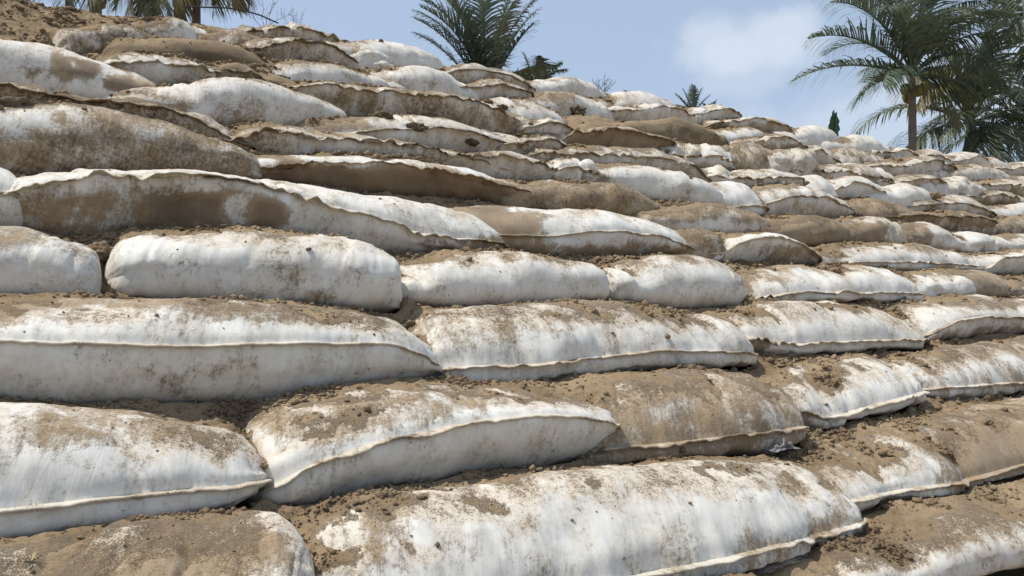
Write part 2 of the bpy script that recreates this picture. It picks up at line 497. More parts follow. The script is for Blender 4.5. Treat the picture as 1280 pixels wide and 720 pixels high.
bag('F', 'pale bag brown at its foot', [(1250, 320), (1290, 321), (1360, 324)], [(1246, 296), (1280, 290), (1330, 294), (1360, 312)], b=.3, m=[(0, 1, 0, .5, .7)], wr=1)
# row G
bag('G', 'tan bag under long dark double seam', [(-140, 160), (0, 166), (150, 178), (300, 200)], [(-140, 100), (0, 107), (100, 121), (200, 131), (260, 148), (300, 175)], b=.75, s=[(-140, 104), (0, 110), (100, 125), (200, 135), (260, 152), (300, 178)], m=[(0, 1, 0, 1, .55)], wr=.7)
bag('G', 'long flat bag starting with upright ear', [(285, 204), (370, 206), (500, 210), (560, 214), (628, 220)], [(280, 172), (318, 148), (340, 152), (400, 163), (500, 176), (580, 190), (626, 210)], b=.38, s=[(285, 178), (318, 150), (345, 160), (380, 170), (500, 179), (580, 194), (628, 214)], m=[(.1, .9, .75, 1.1, .8), (.5, .7, 0, .6, .5)], wr=1.8, L='p')
bag('G', 'small mottled grey bag', [(612, 224), (650, 227), (694, 230)], [(598, 192), (640, 185), (672, 196), (692, 220)], b=.4, m=[(0, 1, 0, .3, .6)], wr=1.2)
bag('G', 'small crumpled white bag', [(685, 228), (715, 229), (750, 231)], [(675, 200), (710, 194), (740, 202), (750, 224)], b=.12, wr=2.4, s=[(685, 216), (720, 210), (750, 220)])
bag('G', 'bright white bag with tan left end', [(758, 240), (830, 250), (903, 262)], [(742, 206), (790, 204), (830, 211), (872, 226), (902, 252)], b=.1, m=[(0, .2, 0, 1, 1.0)], wr=.9, ns=1)
bag('G', 'short white bag with creased right end', [(880, 262), (915, 265), (957, 268)], [(870, 230), (905, 225), (938, 227), (956, 250)], b=.12, wr=1.1, m=[(.85, 1, 0, 1, .8)])
bag('G', 'dusty bag over an arched white hem', [(950, 270), (1000, 272), (1066, 273)], [(942, 238), (982, 225), (1030, 237), (1065, 258)], b=.32, s=[(950, 262), (985, 249), (1030, 250), (1066, 262)], m=[(0, 1, .6, 1.1, .25)], wr=.9)
bag('G', 'smooth tan bag, grey right end', [(1062, 275), (1110, 278), (1160, 280)], [(1055, 254), (1090, 246), (1130, 256), (1160, 273)], b=.7, m=[(.1, .75, .1, 1.1, .9)], wr=.6)
bag('G', 'reddish soil smeared flat bag', [(1156, 286), (1200, 289), (1245, 292)], [(1154, 266), (1190, 262), (1225, 268), (1244, 284)], b=.8, m=[(0, 1, .2, 1, .7)], wr=1)
bag('G', 'tan flat bag cut by right edge', [(1238, 293), (1290, 295), (1370, 300)], [(1234, 274), (1280, 269), (1330, 274), (1370, 288)], b=.6, m=[(0, .6, 0, 1, .6)], wr=1)
# row H
bag('H', 'white bag with two round tan spots', [(-180, 108), (0, 112), (100, 124), (198, 136)], [(-180, 42), (0, 50), (60, 60), (120, 74), (168, 92), (198, 124)], b=.1, m=[(.62, .69, .5, .8, 3.0), (.80, .87, .4, .72, 2.6)], wr=.5, ns=1)
bag('H', 'plump white bag with olive stains', [(200, 153), (300, 160), (432, 162)], [(200, 118), (250, 100), (300, 97), (350, 107), (400, 130), (430, 150)], b=.2, m=[(.12, .28, .1, .7, .55), (.38, .5, 0, .5, .6), (.7, .75, .2, .5, .5)], wr=.6, ns=1)
bag('H', 'flat bag with soil crumbs and grey hem', [(432, 180), (540, 190), (664, 200)], [(430, 148), (500, 141), (580, 153), (640, 167), (664, 188)], b=.3, s=[(432, 172), (535, 162), (600, 171), (664, 184)], m=[(0, .4, .6, 1.1, .8)], wr=1.2)
bag('H', 'small dusty bag with dark seam', [(648, 202), (690, 205), (735, 209)], [(645, 175), (685, 170), (715, 182), (732, 200)], b=.4, s=[(648, 182), (690, 174), (735, 202)], m=[(0, 1, 0, .5, .5)], wr=1.3)
bag('H', 'long drooping bag with dark rope like seam', [(705, 218), (790, 226), (884, 236)], [(695, 184), (740, 179), (820, 184), (860, 197), (884, 224)], b=.38, s=[(705, 190), (750, 196), (812, 198), (860, 203), (884, 226)], m=[(0, 1, .8, 1.1, .4), (0, .2, 0, .6, .5)], wr=1.5)
bag('H', 'tiny pale bag end', [(874, 233), (900, 234), (930, 236)], [(868, 212), (895, 204), (915, 211), (929, 228)], b=.25, s=[(874, 220), (900, 222), (930, 230)], wr=1.6)
bag('H', 'streaky grey white bag', [(915, 242), (960, 246), (1010, 249)], [(908, 216), (950, 209), (985, 216), (1009, 240)], b=.35, m=[(.3, 1, 0, .6, .4)], wr=1.4)
bag('H', 'white bag with brown lower lip', [(996, 249), (1020, 251), (1050, 253)], [(990, 222), (1020, 215), (1040, 222), (1049, 244)], b=.12, m=[(.5, 1, 0, .4, .9)], wr=.9)
bag('H', 'bag with arched brown hem', [(1040, 253), (1070, 255), (1115, 258)], [(1030, 224), (1065, 217), (1095, 229), (1114, 248)], b=.2, s=[(1040, 240), (1072, 227), (1115, 248)], m=[(0, .2, 0, 1, .7)], wr=1)
bag('H', 'bright white fat bag', [(1105, 262), (1135, 265), (1172, 268)], [(1097, 234), (1128, 226), (1156, 237), (1171, 258)], b=.05, wr=.9, m=[(.75, 1, 0, .4, .6)], ns=1)
bag('H', 'tan topped bag with dark hem', [(1165, 272), (1200, 275), (1245, 277)], [(1162, 247), (1195, 241), (1225, 250), (1244, 266)], b=.5, s=[(1165, 258), (1200, 254), (1245, 270)], m=[(0, 1, 0, .4, .8)], wr=1)
bag('H', 'bright bag cut by right edge', [(1240, 279), (1290, 282), (1360, 286)], [(1236, 260), (1275, 253), (1320, 258), (1360, 274)], b=.1, wr=.9)
# row I
bag('I', 'white bag half sunk in brown soil', [(118, 112), (200, 116), (308, 114)], [(116, 80), (160, 66), (230, 74), (290, 86), (308, 104)], b=.2, m=[(0, .25, 0, 1.1, 1.0), (.5, 1, .85, 1.1, .5)], wr=.7)
bag('I', 'tan bag with long slanting pale seam', [(285, 120), (340, 128), (415, 140)], [(250, 74), (320, 88), (370, 104), (415, 130)], b=.7, s=[(285, 88), (320, 95), (370, 112), (415, 134)], m=[(0, 1, 0, 1, .5)], wr=1)
bag('I', 'bluish white bag, soil on its back', [(335, 118), (430, 120), (515, 124)], [(328, 86), (370, 77), (430, 84), (480, 95), (514, 115)], b=.12, m=[(0, .15, 0, 1.1, 1.1), (.1, 1, .8, 1.1, .7)], wr=.7)
bag('I', 'long mottled bag with pointed left ear', [(400, 148), (500, 155), (600, 168), (690, 180)], [(394, 106), (405, 97), (430, 106), (480, 111), (560, 117), (640, 140), (690, 170)], b=.38, s=[(400, 104), (430, 110), (480, 116), (560, 120), (620, 134), (690, 172)], m=[(.15, .8, 0, .7, .5), (0, 1, .85, 1.1, .6)], wr=1.3, L='p')
bag('I', 'white soil speckled small bag', [(668, 182), (692, 184), (722, 186)], [(655, 152), (685, 145), (708, 156), (721, 176)], b=.3, wr=.9)
bag('I', 'brown bag under an arched dark seam', [(698, 190), (780, 194), (865, 200)], [(692, 178), (722, 158), (780, 160), (830, 170), (864, 192)], b=.3, s=[(698, 180), (725, 161), (780, 163), (830, 173), (865, 194)], m=[(.2, 1, 0, .9, 1.0)], wr=1)
bag('I', 'crumpled white bag', [(842, 206), (875, 209), (918, 212)], [(838, 180), (870, 175), (905, 179), (917, 202)], b=.12, wr=2.6, s=[(842, 196), (875, 199), (918, 206)])
bag('I', 'grey brown striped fat bag', [(908, 214), (945, 217), (990, 220)], [(904, 182), (938, 172), (970, 180), (989, 210)], b=.45, m=[(.2, 1, 0, .8, .6)], wr=1.6)
bag('I', 'pale wrinkled short bag', [(978, 222), (1000, 224), (1028, 226)], [(972, 190), (998, 184), (1016, 193), (1027, 216)], b=.28, wr=2)
bag('I', 'pale bag with dark folded left tip', [(1020, 228), (1070, 232), (1126, 235)], [(1016, 208), (1060, 202), (1105, 212), (1125, 228)], b=.3, s=[(1020, 212), (1060, 216), (1126, 232)], m=[(0, .15, 0, 1, .9), (.8, 1, 0, 1, .5)], wr=1.4)
bag('I', 'whitish bag with striped girth', [(1118, 240), (1148, 244), (1185, 248)], [(1116, 222), (1145, 216), (1170, 224), (1184, 240)], b=.25, wr=1.8)
bag('I', 'ragged pale bag', [(1176, 250), (1200, 253), (1236, 256)], [(1170, 226), (1195, 220), (1220, 229), (1235, 248)], b=.22, wr=2.2)
bag('I', 'brown bag with sagging hem', [(1226, 259), (1255, 262), (1290, 265)], [(1218, 240), (1248, 236), (1275, 242), (1290, 256)], b=.45, s=[(1226, 246), (1255, 242), (1290, 260)], m=[(0, 1, 0, .6, .9)], wr=1)
bag('I', 'dusty bag beyond the right edge', [(1284, 266), (1340, 270), (1400, 275)], [(1282, 246), (1330, 247), (1400, 262)], b=.4, wr=1)
# row J
bag('J', 'half buried dusty grey bag', [(104, 66), (150, 68), (200, 68)], [(104, 36), (140, 26), (175, 34), (198, 56)], b=.55, m=[(0, 1, 0, .4, .5)], wr=.8)
bag('J', 'broad smooth brown bag', [(180, 88), (270, 95), (350, 104)], [(176, 56), (230, 45), (290, 56), (348, 90)], b=.85, m=[(0, 1, 0, 1, .9)], wr=.6, ns=1)
bag('J', 'patchy white bag under soil', [(300, 92), (370, 96), (446, 98)], [(295, 58), (350, 47), (400, 55), (445, 82)], b=.42, m=[(.1, .4, .2, .7, .8)], wr=1)
bag('J', 'clean snow white curved bag', [(476, 116), (530, 124), (598, 130)], [(470, 90), (510, 83), (555, 91), (597, 118)], b=.0, wr=.6, ns=1)
bag('J', 'mottled white bag below the middle palm', [(585, 130), (620, 133), (664, 136)], [(584, 106), (618, 98), (645, 106), (663, 126)], b=.22, m=[(.5, 1, 0, .5, .7)], wr=1)
bag('J', 'long bluish white bag, soil speckled back', [(592, 156), (650, 160), (715, 162)], [(588, 128), (635, 119), (690, 131), (714, 150)], b=.1, m=[(0, 1, .8, 1.1, .35)], wr=.9)
bag('J', 'white bag with brown cracked top', [(650, 146), (705, 150), (766, 154)], [(644, 122), (695, 114), (738, 124), (765, 144)], b=.15, m=[(.1, .7, .75, 1.1, .7)], wr=.8)
bag('J', 'tan soil smothered bag', [(705, 168), (750, 171), (800, 175)], [(702, 148), (745, 141), (780, 149), (799, 166)], b=.85, m=[(0, 1, 0, 1, .6)], wr=1)
bag('J', 'white bag with yellowish scuffs', [(775, 156), (820, 160), (872, 164)], [(762, 134), (808, 128), (850, 138), (871, 154)], b=.2, wr=1.1)
bag('J', 'wide reddish brown bag', [(775, 182), (850, 186), (912, 188)], [(765, 154), (830, 147), (872, 155), (911, 178)], b=.85, m=[(0, 1, 0, 1, 1.1)], wr=1)
bag('J', 'small bright white bag', [(900, 184), (930, 187), (966, 190)], [(896, 163), (928, 156), (950, 163), (965, 180)], b=.08, wr=.9, ns=1)
bag('J', 'bag with black speckled underside', [(946, 195), (978, 198), (1014, 200)], [(942, 172), (975, 165), (1000, 174), (1013, 192)], b=.2, s=[(946, 176), (980, 169), (1014, 190)], m=[(.2, 1, 0, .6, 1.0)], wr=1)
bag('J', 'small grey fronted bag', [(1004, 206), (1025, 208), (1050, 210)], [(1002, 186), (1026, 180), (1040, 188), (1049, 202)], b=.25, s=[(1004, 192), (1026, 186), (1050, 204)], wr=1)
bag('J', 'soil flecked flat bag', [(1038, 210), (1080, 213), (1122, 217)], [(1034, 190), (1068, 183), (1100, 192), (1121, 208)], b=.45, wr=1.3)
bag('J', 'pale bag with brown right tip', [(1112, 221), (1150, 225), (1196, 228)], [(1108, 202), (1145, 195), (1175, 203), (1195, 220)], b=.28, m=[(.75, 1, 0, 1, 1.0)], wr=1.2)
bag('J', 'long dusty grey white bag', [(1188, 232), (1225, 235), (1268, 239)], [(1185, 210), (1222, 202), (1250, 211), (1267, 230)], b=.35, wr=1)
bag('J', 'creased bag with dark hollow', [(1228, 248), (1256, 250), (1292, 253)], [(1224, 228), (1256, 221), (1278, 228), (1291, 244)], b=.35, m=[(.3, .8, 0, .6, .9)], wr=1.8)
bag('J', 'plain bag beyond the right edge', [(1262, 241), (1310, 246), (1370, 252)], [(1260, 220), (1305, 218), (1370, 236)], b=.3, wr=1)
# crest row K
bag('K', 'white streaked bag in front of left palm', [(188, 58), (225, 60), (272, 64)], [(184, 30), (215, 21), (250, 28), (271, 52)], b=.3, m=[(.3, .6, .6, 1, .6)], wr=.9)
bag('K', 'tan bag showing one white patch', [(262, 70), (300, 73), (340, 76)], [(262, 42), (295, 33), (325, 42), (339, 62)], b=.6, m=[(.5, 1, 0, 1, .6)], wr=1)
bag('K', 'flat grey bag with frayed sloping hem', [(325, 64), (380, 72), (445, 82)], [(315, 32), (365, 27), (410, 39), (444, 68)], b=.45, s=[(325, 40), (370, 35), (410, 46), (445, 70)], m=[(0, .7, 0, .6, .6)], wr=1.4)
bag('K', 'small loose crumpled white bag', [(432, 96), (460, 99), (494, 102)], [(430, 70), (455, 60), (478, 70), (493, 90)], b=.05, wr=3.2)
bag('K', 'fat white bag topped by red brown crumbs', [(428, 92), (490, 98), (560, 104)], [(420, 54), (465, 47), (510, 54), (540, 70), (559, 92)], b=.06, wr=.7, ns=1)
bag('K', 'grey sided bag against the middle palm', [(552, 112), (605, 116), (668, 120)], [(548, 86), (580, 78), (630, 87), (667, 108)], b=.3, s=[(552, 90), (580, 88), (630, 93), (668, 112)], m=[(0, 1, 0, .7, .45)], wr=.7)
bag('K', 'pale lilac white bag right of middle palm', [(662, 120), (705, 124), (762, 130)], [(660, 104), (700, 95), (738, 103), (761, 120)], b=.15, m=[(.3, 1, .8, 1.1, .5)], wr=1)
bag('K', 'squat white bag with grey drips', [(754, 142), (800, 145), (857, 149)], [(750, 120), (798, 112), (835, 119), (856, 138)], b=.15, m=[(.3, .4, 0, .8, .5), (.65, .75, 0, .8, .5)], wr=1)
bag('K', 'white bag beside small palm tip', [(852, 159), (885, 162), (926, 165)], [(848, 137), (885, 129), (910, 138), (925, 156)], b=.1, wr=.9)
bag('K', 'dark sided bag with white top', [(915, 173), (955, 177), (1003, 181)], [(912, 150), (950, 143), (985, 153), (1002, 170)], b=.1, s=[(915, 152), (950, 148), (985, 158), (1003, 174)], m=[(0, 1, 0, .75, 1.0)], wr=1)
bag('K', 'smooth white bag left of green leaf', [(988, 187), (1020, 190), (1058, 193)], [(985, 163), (1015, 154), (1040, 162), (1057, 184)], b=.06, m=[(.2, .9, 0, .2, .8)], wr=.8, ns=1)
bag('K', 'white bag right of the green leaf', [(1046, 197), (1080, 201), (1120, 206)], [(1044, 175), (1073, 167), (1100, 178), (1119, 196)], b=.08, m=[(.5, 1, 0, .3, .5)], wr=.9, ns=1)
bag('K', 'grey sided bag at the palm trunk', [(1108, 208), (1130, 210), (1158, 213)], [(1106, 187), (1130, 181), (1148, 188), (1157, 202)], b=.25, s=[(1108, 190), (1132, 186), (1158, 206)], wr=1)
bag('K', 'white bag right of the palm trunk', [(1142, 214), (1168, 216), (1200, 219)], [(1140, 190), (1165, 184), (1188, 192), (1199, 208)], b=.12, s=[(1142, 200), (1170, 194), (1200, 210)], wr=1)
bag('K', 'bright bag before the bushy palm', [(1188, 218), (1210, 220), (1236, 223)], [(1186, 194), (1208, 188), (1225, 195), (1235, 213)], b=.1, wr=1)
bag('K', 'small streaky pale bag', [(1226, 223), (1245, 226), (1268, 229)], [(1223, 200), (1243, 194), (1258, 202), (1267, 219)], b=.22, wr=1.1)
bag('K', 'pale bag cut by right edge', [(1258, 230), (1290, 233), (1330, 238)], [(1256, 206), (1285, 200), (1315, 208), (1329, 228)], b=.22, wr=1)

ROWNAME = {'Z': 'the lowest row', 'A': 'the second row up', 'B': 'the third row up', 'C': 'the fourth row up', 'D': 'the fifth row up',
           'E': 'the sixth row up', 'F': 'the seventh row up', 'G': 'the eighth row up', 'H': 'the ninth row up', 'I': 'the tenth row up',
           'J': 'the row below crest', 'K': 'the crest row'}
ORD = ['first', 'second', 'third', 'fourth', 'fifth', 'sixth', 'seventh', 'eighth', 'ninth', 'tenth', 'eleventh', 'twelfth', 'thirteenth',
       'fourteenth', 'fifteenth', 'sixteenth', 'seventeenth', 'eighteenth', 'nineteenth', 'twentieth']


def polyx(pl, x):
    xs = np.array([p[0] for p in pl], float)
    ys = np.array([p[1] for p in pl], float)
    return np.interp(x, xs, ys)


def smooth1(a, n):
    k = np.ones(2 * n + 1)
    k /= k.sum()
    return np.convolve(np.pad(a, n, mode='edge'), k, mode='valid')


BAGS = []   # data of every built bag body, for the soil pass


def end_prof(x, kind):
    """x = 0 at the middle, 1 at the tip -> (height factor, width factor)"""
    x = np.clip(x, 0, 1)
    if kind == 't':
        return np.maximum((1 - x ** 3.6), 0) ** 0.60, np.maximum(1 - x ** 8, 0) ** 0.45
    if kind == 'p':
        return np.maximum((1 - x ** 4.5), 0) ** 0.72, np.maximum(1 - x ** 12, 0) ** 0.45
    return np.maximum(1 - x ** 7.5, 0) ** 0.50, np.maximum(1 - x ** 9, 0) ** 0.45


def build_bag(P0, W, Hs, sfr, seed, label, group, o, lpx, seam):
    """P0 (n,3) front foot line; Hs (n,) height; sfr (n,) seam height fraction"""
    rng = np.random.RandomState(seed)
    n = len(P0)
    A, Bp = P0[0], P0[-1]
    ax = Bp - A
    ax[2] = 0
    L = np.linalg.norm(ax)
    ax /= L
    nrm = np.array((-ax[1], ax[0], 0.0))
    if nrm[1] < 0:
        nrm = -nrm
    nU = n
    nV = int(np.clip(lpx / 5.5, 36, 110))
    nV += nV % 2
    u = np.linspace(0, 1, nU)
    xl = np.clip((0.5 - u) * 2, 0, 1)
    xr = np.clip((u - 0.5) * 2, 0, 1)
    hl, wl_ = end_prof(xl, o.get('L', 'r'))
    hr, wr_ = end_prof(xr, o.get('R', 'r'))
    hf, wf = hl * hr, wl_ * wr_
    th = np.linspace(0, 2 * np.pi, nV, endpoint=False)
    # denser sampling on the visible front and top
    th = th - 0.35 * np.sin(th - 0.6)
    ct, st = np.cos(th), np.sin(th)
    nu = 1.95 if seam else 2.45
    nl = 3.0 if seam else 2.6
    upper = st >= 0
    ex = np.where(upper, 2 / nu, 2 / nl)
    yy = 0.5 - 0.5 * np.sign(ct) * np.abs(ct) ** ex
    zz = np.where(upper, np.abs(st) ** ex, -np.abs(st) ** ex)
    s = sfr[:, None]
    H = Hs[:, None]
    Z = np.where(zz[None, :] >= 0, s + (1 - s) * zz[None, :], s + s * zz[None, :])   # 0..1
    cl = 0.30 if not seam else None
    cen = s if seam else 0.30
    Zs = (cen + (Z - cen) * hf[:, None]) * H
    droop = 0.5 * H * cen * (1 - hf[:, None]) * (0.9 if seam else 0.6)
    Zs = Zs - droop
    Ws = W * (0.5 + (yy[None, :] - 0.5) * wf[:, None])
    # lower half of a seamed bag is tucked under the hem
    if seam:
        tuck = np.clip(-zz, 0, 1)[None, :] * (yy[None, :] < 0.5) * 0.05 * np.sin(np.clip(-zz, 0, 1)[None, :] * np.pi * .75)
        Ws = Ws + tuck
    P = P0[:, None, :] + nrm[None, None, :] * Ws[:, :, None]
    P = P + np.array((0, 0, 1.0))[None, None, :] * Zs[:, :, None]
    um = (u * L)[:, None] * np.ones((1, nV))
    seg = np.zeros(nV)
    pr = np.stack([yy * W, zz * np.mean(Hs) * 0.5], 1)
    dd = np.linalg.norm(np.roll(pr, -1, 0) - pr, axis=1)
    vm = (np.cumsum(dd) - dd[0])[None, :] * np.ones((nU, 1))

    def normals(P):
        du = np.gradient(P, axis=0)
        dv = np.roll(P, -1, 1) - np.roll(P, 1, 1)
        N = np.cross(dv, du)
        ln = np.linalg.norm(N, axis=2, keepdims=True)
        N = N / np.maximum(ln, 1e-9)
        c = P.mean(axis=1, keepdims=True)
        if np.sum((P - c) * N) < 0:
            N = -N
        return N
    N = normals(P)
    sx = seed * 7.31
    wr = o.get('wr', 1.0) * (1 + .7 * sstep(4.0, 6.3, float(P0[n // 2, 1])))
    X, Yc, Zc = P[..., 0], P[..., 1], P[..., 2]
    lump = fbm(X * 3.0 + sx, Yc * 3.2, Zc * 3.6, seed, 2) * 0.030 + fbm(X * 9 + sx, Yc * 9, Zc * 9, seed + 60, 2) * 0.0085
    # pleats round the girth, skewed, clustered
    a = um + 0.32 * vm * rng.choice([-1, 1, 1])
    cl_ = sstep(-0.25, 0.5, fbm(um * 3.1 + sx, vm * 1.5, um * 0, seed + 3, 2))
    r1 = np.abs(vnoise(a * 9 + sx, vm * 1.6, um * 0 + .5, seed + 5))
    r2 = np.abs(vnoise(a * 21 + sx, vm * 3.0, um * 0 + .5, seed + 6))
    r3 = np.abs(vnoise(a * 48 + sx, vm * 7.0, um * 0 + .5, seed + 9))
    pleat = -(1 - sstep(0, 0.42, r1)) * 0.010 - (1 - sstep(0, 0.5, r2)) * 0.004 * (0.3 + cl_) - (1 - sstep(0, .5, r3)) * 0.0014
    pleat = pleat * wr * (0.45 + 1.5 * cl_)
    if o.get('wr', 1) > 1.9:    # loose, crumpled cloth
        pleat = pleat * .5 + (np.abs(fbm(X * 7 + sx, Yc * 7, Zc * 8, seed + 12, 2)) - .2) * 0.07
    for _ in range(rng.randint(0, 2 + int(wr * 1.6))):
        u0 = rng.uniform(.06, .94) * L
        sk_ = rng.uniform(-.5, .5)
        dd_ = um + sk_ * (vm - .3) + .03 * vnoise(vm * 7 + sx, um * 0, um * 0, seed + 77) - u0
        wd_ = rng.uniform(.014, .045)
        amp_ = rng.uniform(.3, 1.0) * .020 * wr * (.4 + .6 * vnoise(vm * 3.1 + sx + u0, um * 0, um * 0, seed + 78))
        pleat = pleat - amp_ * np.exp(-(dd_ / wd_) ** 2) + amp_ * .45 * np.exp(-((dd_ - 2.0 * wd_) / (1.3 * wd_)) ** 2)
    tipf = (np.maximum(xl, xr) ** 5)[:, None]
    gath = fbm(um * 4, vm * 22 + sx, um * 0, seed + 8, 2) * 0.022 * tipf
    sm = 0
    if seam:
        dist = np.minimum(np.abs(th), 2 * np.pi - np.abs(th))[None, :]
        rip = vnoise(um * 24 + sx, um * 0, um * 0, seed + 11) * 0.6 + vnoise(um * 55 + sx, um * 0, um * 0, seed + 13) * .4
        sm = rip * np.exp(-dist / 0.5) * 0.0075 - np.exp(-(dist - .24) ** 2 / .01) * .004
    tipfade = np.minimum(1, np.minimum(u, 1 - u)[:, None] * 18)
    P = P + N * (lump + pleat + gath + sm)[..., None] * tipfade[..., None]
    N = normals(P)
    # ---- dirt fields
    Zrel = np.clip((P[..., 2] - P0[:, None, 2]) / np.maximum(H, .05), 0, 1.1)
    X, Yc, Zc = P[..., 0], P[..., 1], P[..., 2]
    base = o.get('b', .25) * .9 + .10 + .20 * sstep(3.6, 5.6, float(P0[n // 2, 1]))
    dirt = base * 0.85 - 0.12 + 0.22 * fbm(X * 2.2 + sx, Yc * 2.2, Zc * 2.2, seed + 21, 3)
    dirt = dirt + sstep(.55, 1.0, N[..., 2]) * 0.20
    dirt = dirt + 0.30 * sstep(0.22, 0.0, Zrel) * (.5 + fbm(um * 3, vm * 0, um * 0 + sx, seed + 23, 3))
    mud = np.zeros_like(dirt)
    wob = 0.13 * fbm(X * 6 + sx, Yc * 6, Zc * 6, seed + 31, 4, .6) + .11 * fbm(X * 2.3 + sx, Yc * 2, Zc * 5, seed + 33, 2)
    for (u0, u1, v0, v1, amt) in o.get('m', []):
        uu = u[:, None] + wob
        vv = Zrel + wob * 1.2
        k = sstep(u0 - .06, u0 + .06, uu) * (1 - sstep(u1 - .06, u1 + .06, uu)) * sstep(v0 - .14, v0 + .14, vv) * (1 - sstep(v1 - .14, v1 + .14, vv))
        mud = np.maximum(mud, k * amt) if amt > 0 else mud + k * amt
        if amt < 0:
            dirt = dirt + k * amt
    # ---- assemble
    org = P0[n // 2].copy()
    org = org + nrm * (W * .5)
    root = empty('sandbag', tuple(org))
    tag(root, label, 'sandbag', group)
    caps = np.stack([P[0].mean(0), P[-1].mean(0)])
    V = np.concatenate([P.reshape(-1, 3), caps]) - org
    I = np.arange(nU * nV).reshape(nU, nV)
    J = np.roll(I, -1, 1)
    F = np.stack([I[:-1], I[1:], J[1:], J[:-1]], -1).reshape(-1, 4)
    c0, c1 = nU * nV, nU * nV + 1
    fc = np.concatenate([np.stack([I[0], J[0], np.full(nV, c0), np.full(nV, c0)], -1)[:, :3],
                         np.stack([J[-1], I[-1], np.full(nV, c1)], -1)])
    faces = F.tolist() + fc.tolist()
    me = bpy.data.meshes.new('bag_body')
    me.from_pydata(V.tolist(), [], faces)
    me.polygons.foreach_set('use_smooth', np.ones(len(me.polygons), dtype=bool))
    l = me.uv_layers.new(name='UVMap')
    li = np.empty(len(me.loops), dtype=np.int32)
    me.loops.foreach_get('vertex_index', li)
    UV = np.concatenate([np.stack([um + seed * 3.7, vm], -1).reshape(-1, 2), np.array([[seed * 3.7, 0.3], [L + seed * 3.7, .3]])])
    l.data.foreach_set('uv', UV[li].astype(np.float32).ravel())
    me.materials.append(M_BAG)
    body = bpy.data.objects.new('bag_body', me)
    COL.objects.link(body)
    body.parent = root
    D = np.concatenate([dirt.ravel(), [dirt[0].mean(), dirt[-1].mean()]])
    Mu = np.concatenate([mud.ravel(), [mud[0].mean(), mud[-1].mean()]])
    NN = np.concatenate([N.reshape(-1, 3), [[0, 0, 0], [0, 0, 0]]])
    BAGS.append(dict(me=me, V=V + org, faces=faces, dirt=D, mud=Mu, N=NN))
    # ---- hem: a sewn double edge standing off the seam line
    if seam:
        k0, k1 = 1, nU - 2
        idx = np.arange(k0, k1 + 1)
        fr = P[idx, int(np.argmin(np.abs(th)))]
        uu = um[idx, 0]
        far = lpx < 160
        wlen = 0.018 + 0.007 * min(1.6, wr) + 0.006 * vnoise(uu * 7 + sx, uu * 0, uu * 0, seed + 41)
        wav = (vnoise(uu * 17 + sx, uu * 0, uu * 0, seed + 43) * .75 + vnoise(uu * 41 + sx, uu * 0, uu * 0, seed + 44) * .6) * 0.0115
        wavamp = 0.35 + 1.0 * sstep(-.2, .6, vnoise(uu * 2.2 + sx, uu * 0, uu * 0, seed + 45))
        wav = wav * wavamp * min(1.25, .15 + wr * .75)
        taper = np.minimum(1, np.minimum(idx - k0, k1 - idx) / 3.0 + .35)
        wlen = wlen * taper
        outv = -nrm[None, :] * np.ones((len(idx), 1))
        dz = np.array((0, 0, 1.0))
        th_ = 0.0042 if not far else 0.006
        prof = [(-0.5, 1.2), (0.25, .9), (0.55, .7), (0.8, 1.15), (1.0, 1.35), (1.16, .8), (1.2, 0), (1.16, -.8), (1.0, -1.2), (0.8, -1.0), (0.55, -.7), (0.25, -.9), (-0.5, -1.2)]
        Q = []
        for (a_, b_) in prof:
            lift = wav * np.clip(a_, 0, 1.2) - 0.002 * a_
            Q.append(fr + outv * (wlen * a_)[:, None] + dz[None, :] * (b_ * th_ * .75 * taper + lift)[:, None])
        Q = np.stack(Q, 1)
        m_, k_ = Q.shape[:2]
        I = np.arange(m_ * k_).reshape(m_, k_)
        F = np.stack([I[:-1, :-1], I[:-1, 1:], I[1:, 1:], I[1:, :-1]], -1).reshape(-1, 4)
        sdirt = np.repeat(dirt[idx, 0][:, None], k_, 1) * .8 + 0.24 + 0.30 * vnoise(np.repeat(uu[:, None], k_, 1) * 9 + sx, np.zeros((m_, k_)), np.zeros((m_, k_)), seed + 51)
        smud = np.repeat(mud[idx, 0][:, None], k_, 1) * .8
        suv = np.stack([np.repeat(uu[:, None], k_, 1), np.ones((m_, 1)) * np.arange(k_)[None, :] * .006], -1).reshape(-1, 2)
        mesh_obj('seam', Q.reshape(-1, 3) - org, F, M_SEAM, root, dict(dirt=sdirt, mud=smud), suv)
    return root


GROUP = 'sandbags stacked in courses on the slope'
rows = {}
for i, b_ in enumerate(B):
    rows.setdefault(b_[0], []).append(i)
LAB = {}
for rname, ids in rows.items():
    ids = sorted(ids, key=lambda i: B[i][3][0][0] + B[i][3][-1][0])
    vis = [i for i in ids if B[i][2][0][0] < 1280]
    for k, i in enumerate(vis):
        if len(vis) == 1:
            LAB[i] = B[i][1] + ', the only bag seen in ' + ROWNAME[rname]
        else:
            LAB[i] = B[i][1] + ', ' + ORD[k] + ' from left in ' + ROWNAME[rname]
    for i in ids:
        if i not in vis:
            LAB[i] = B[i][1] + ' in ' + ROWNAME[rname]

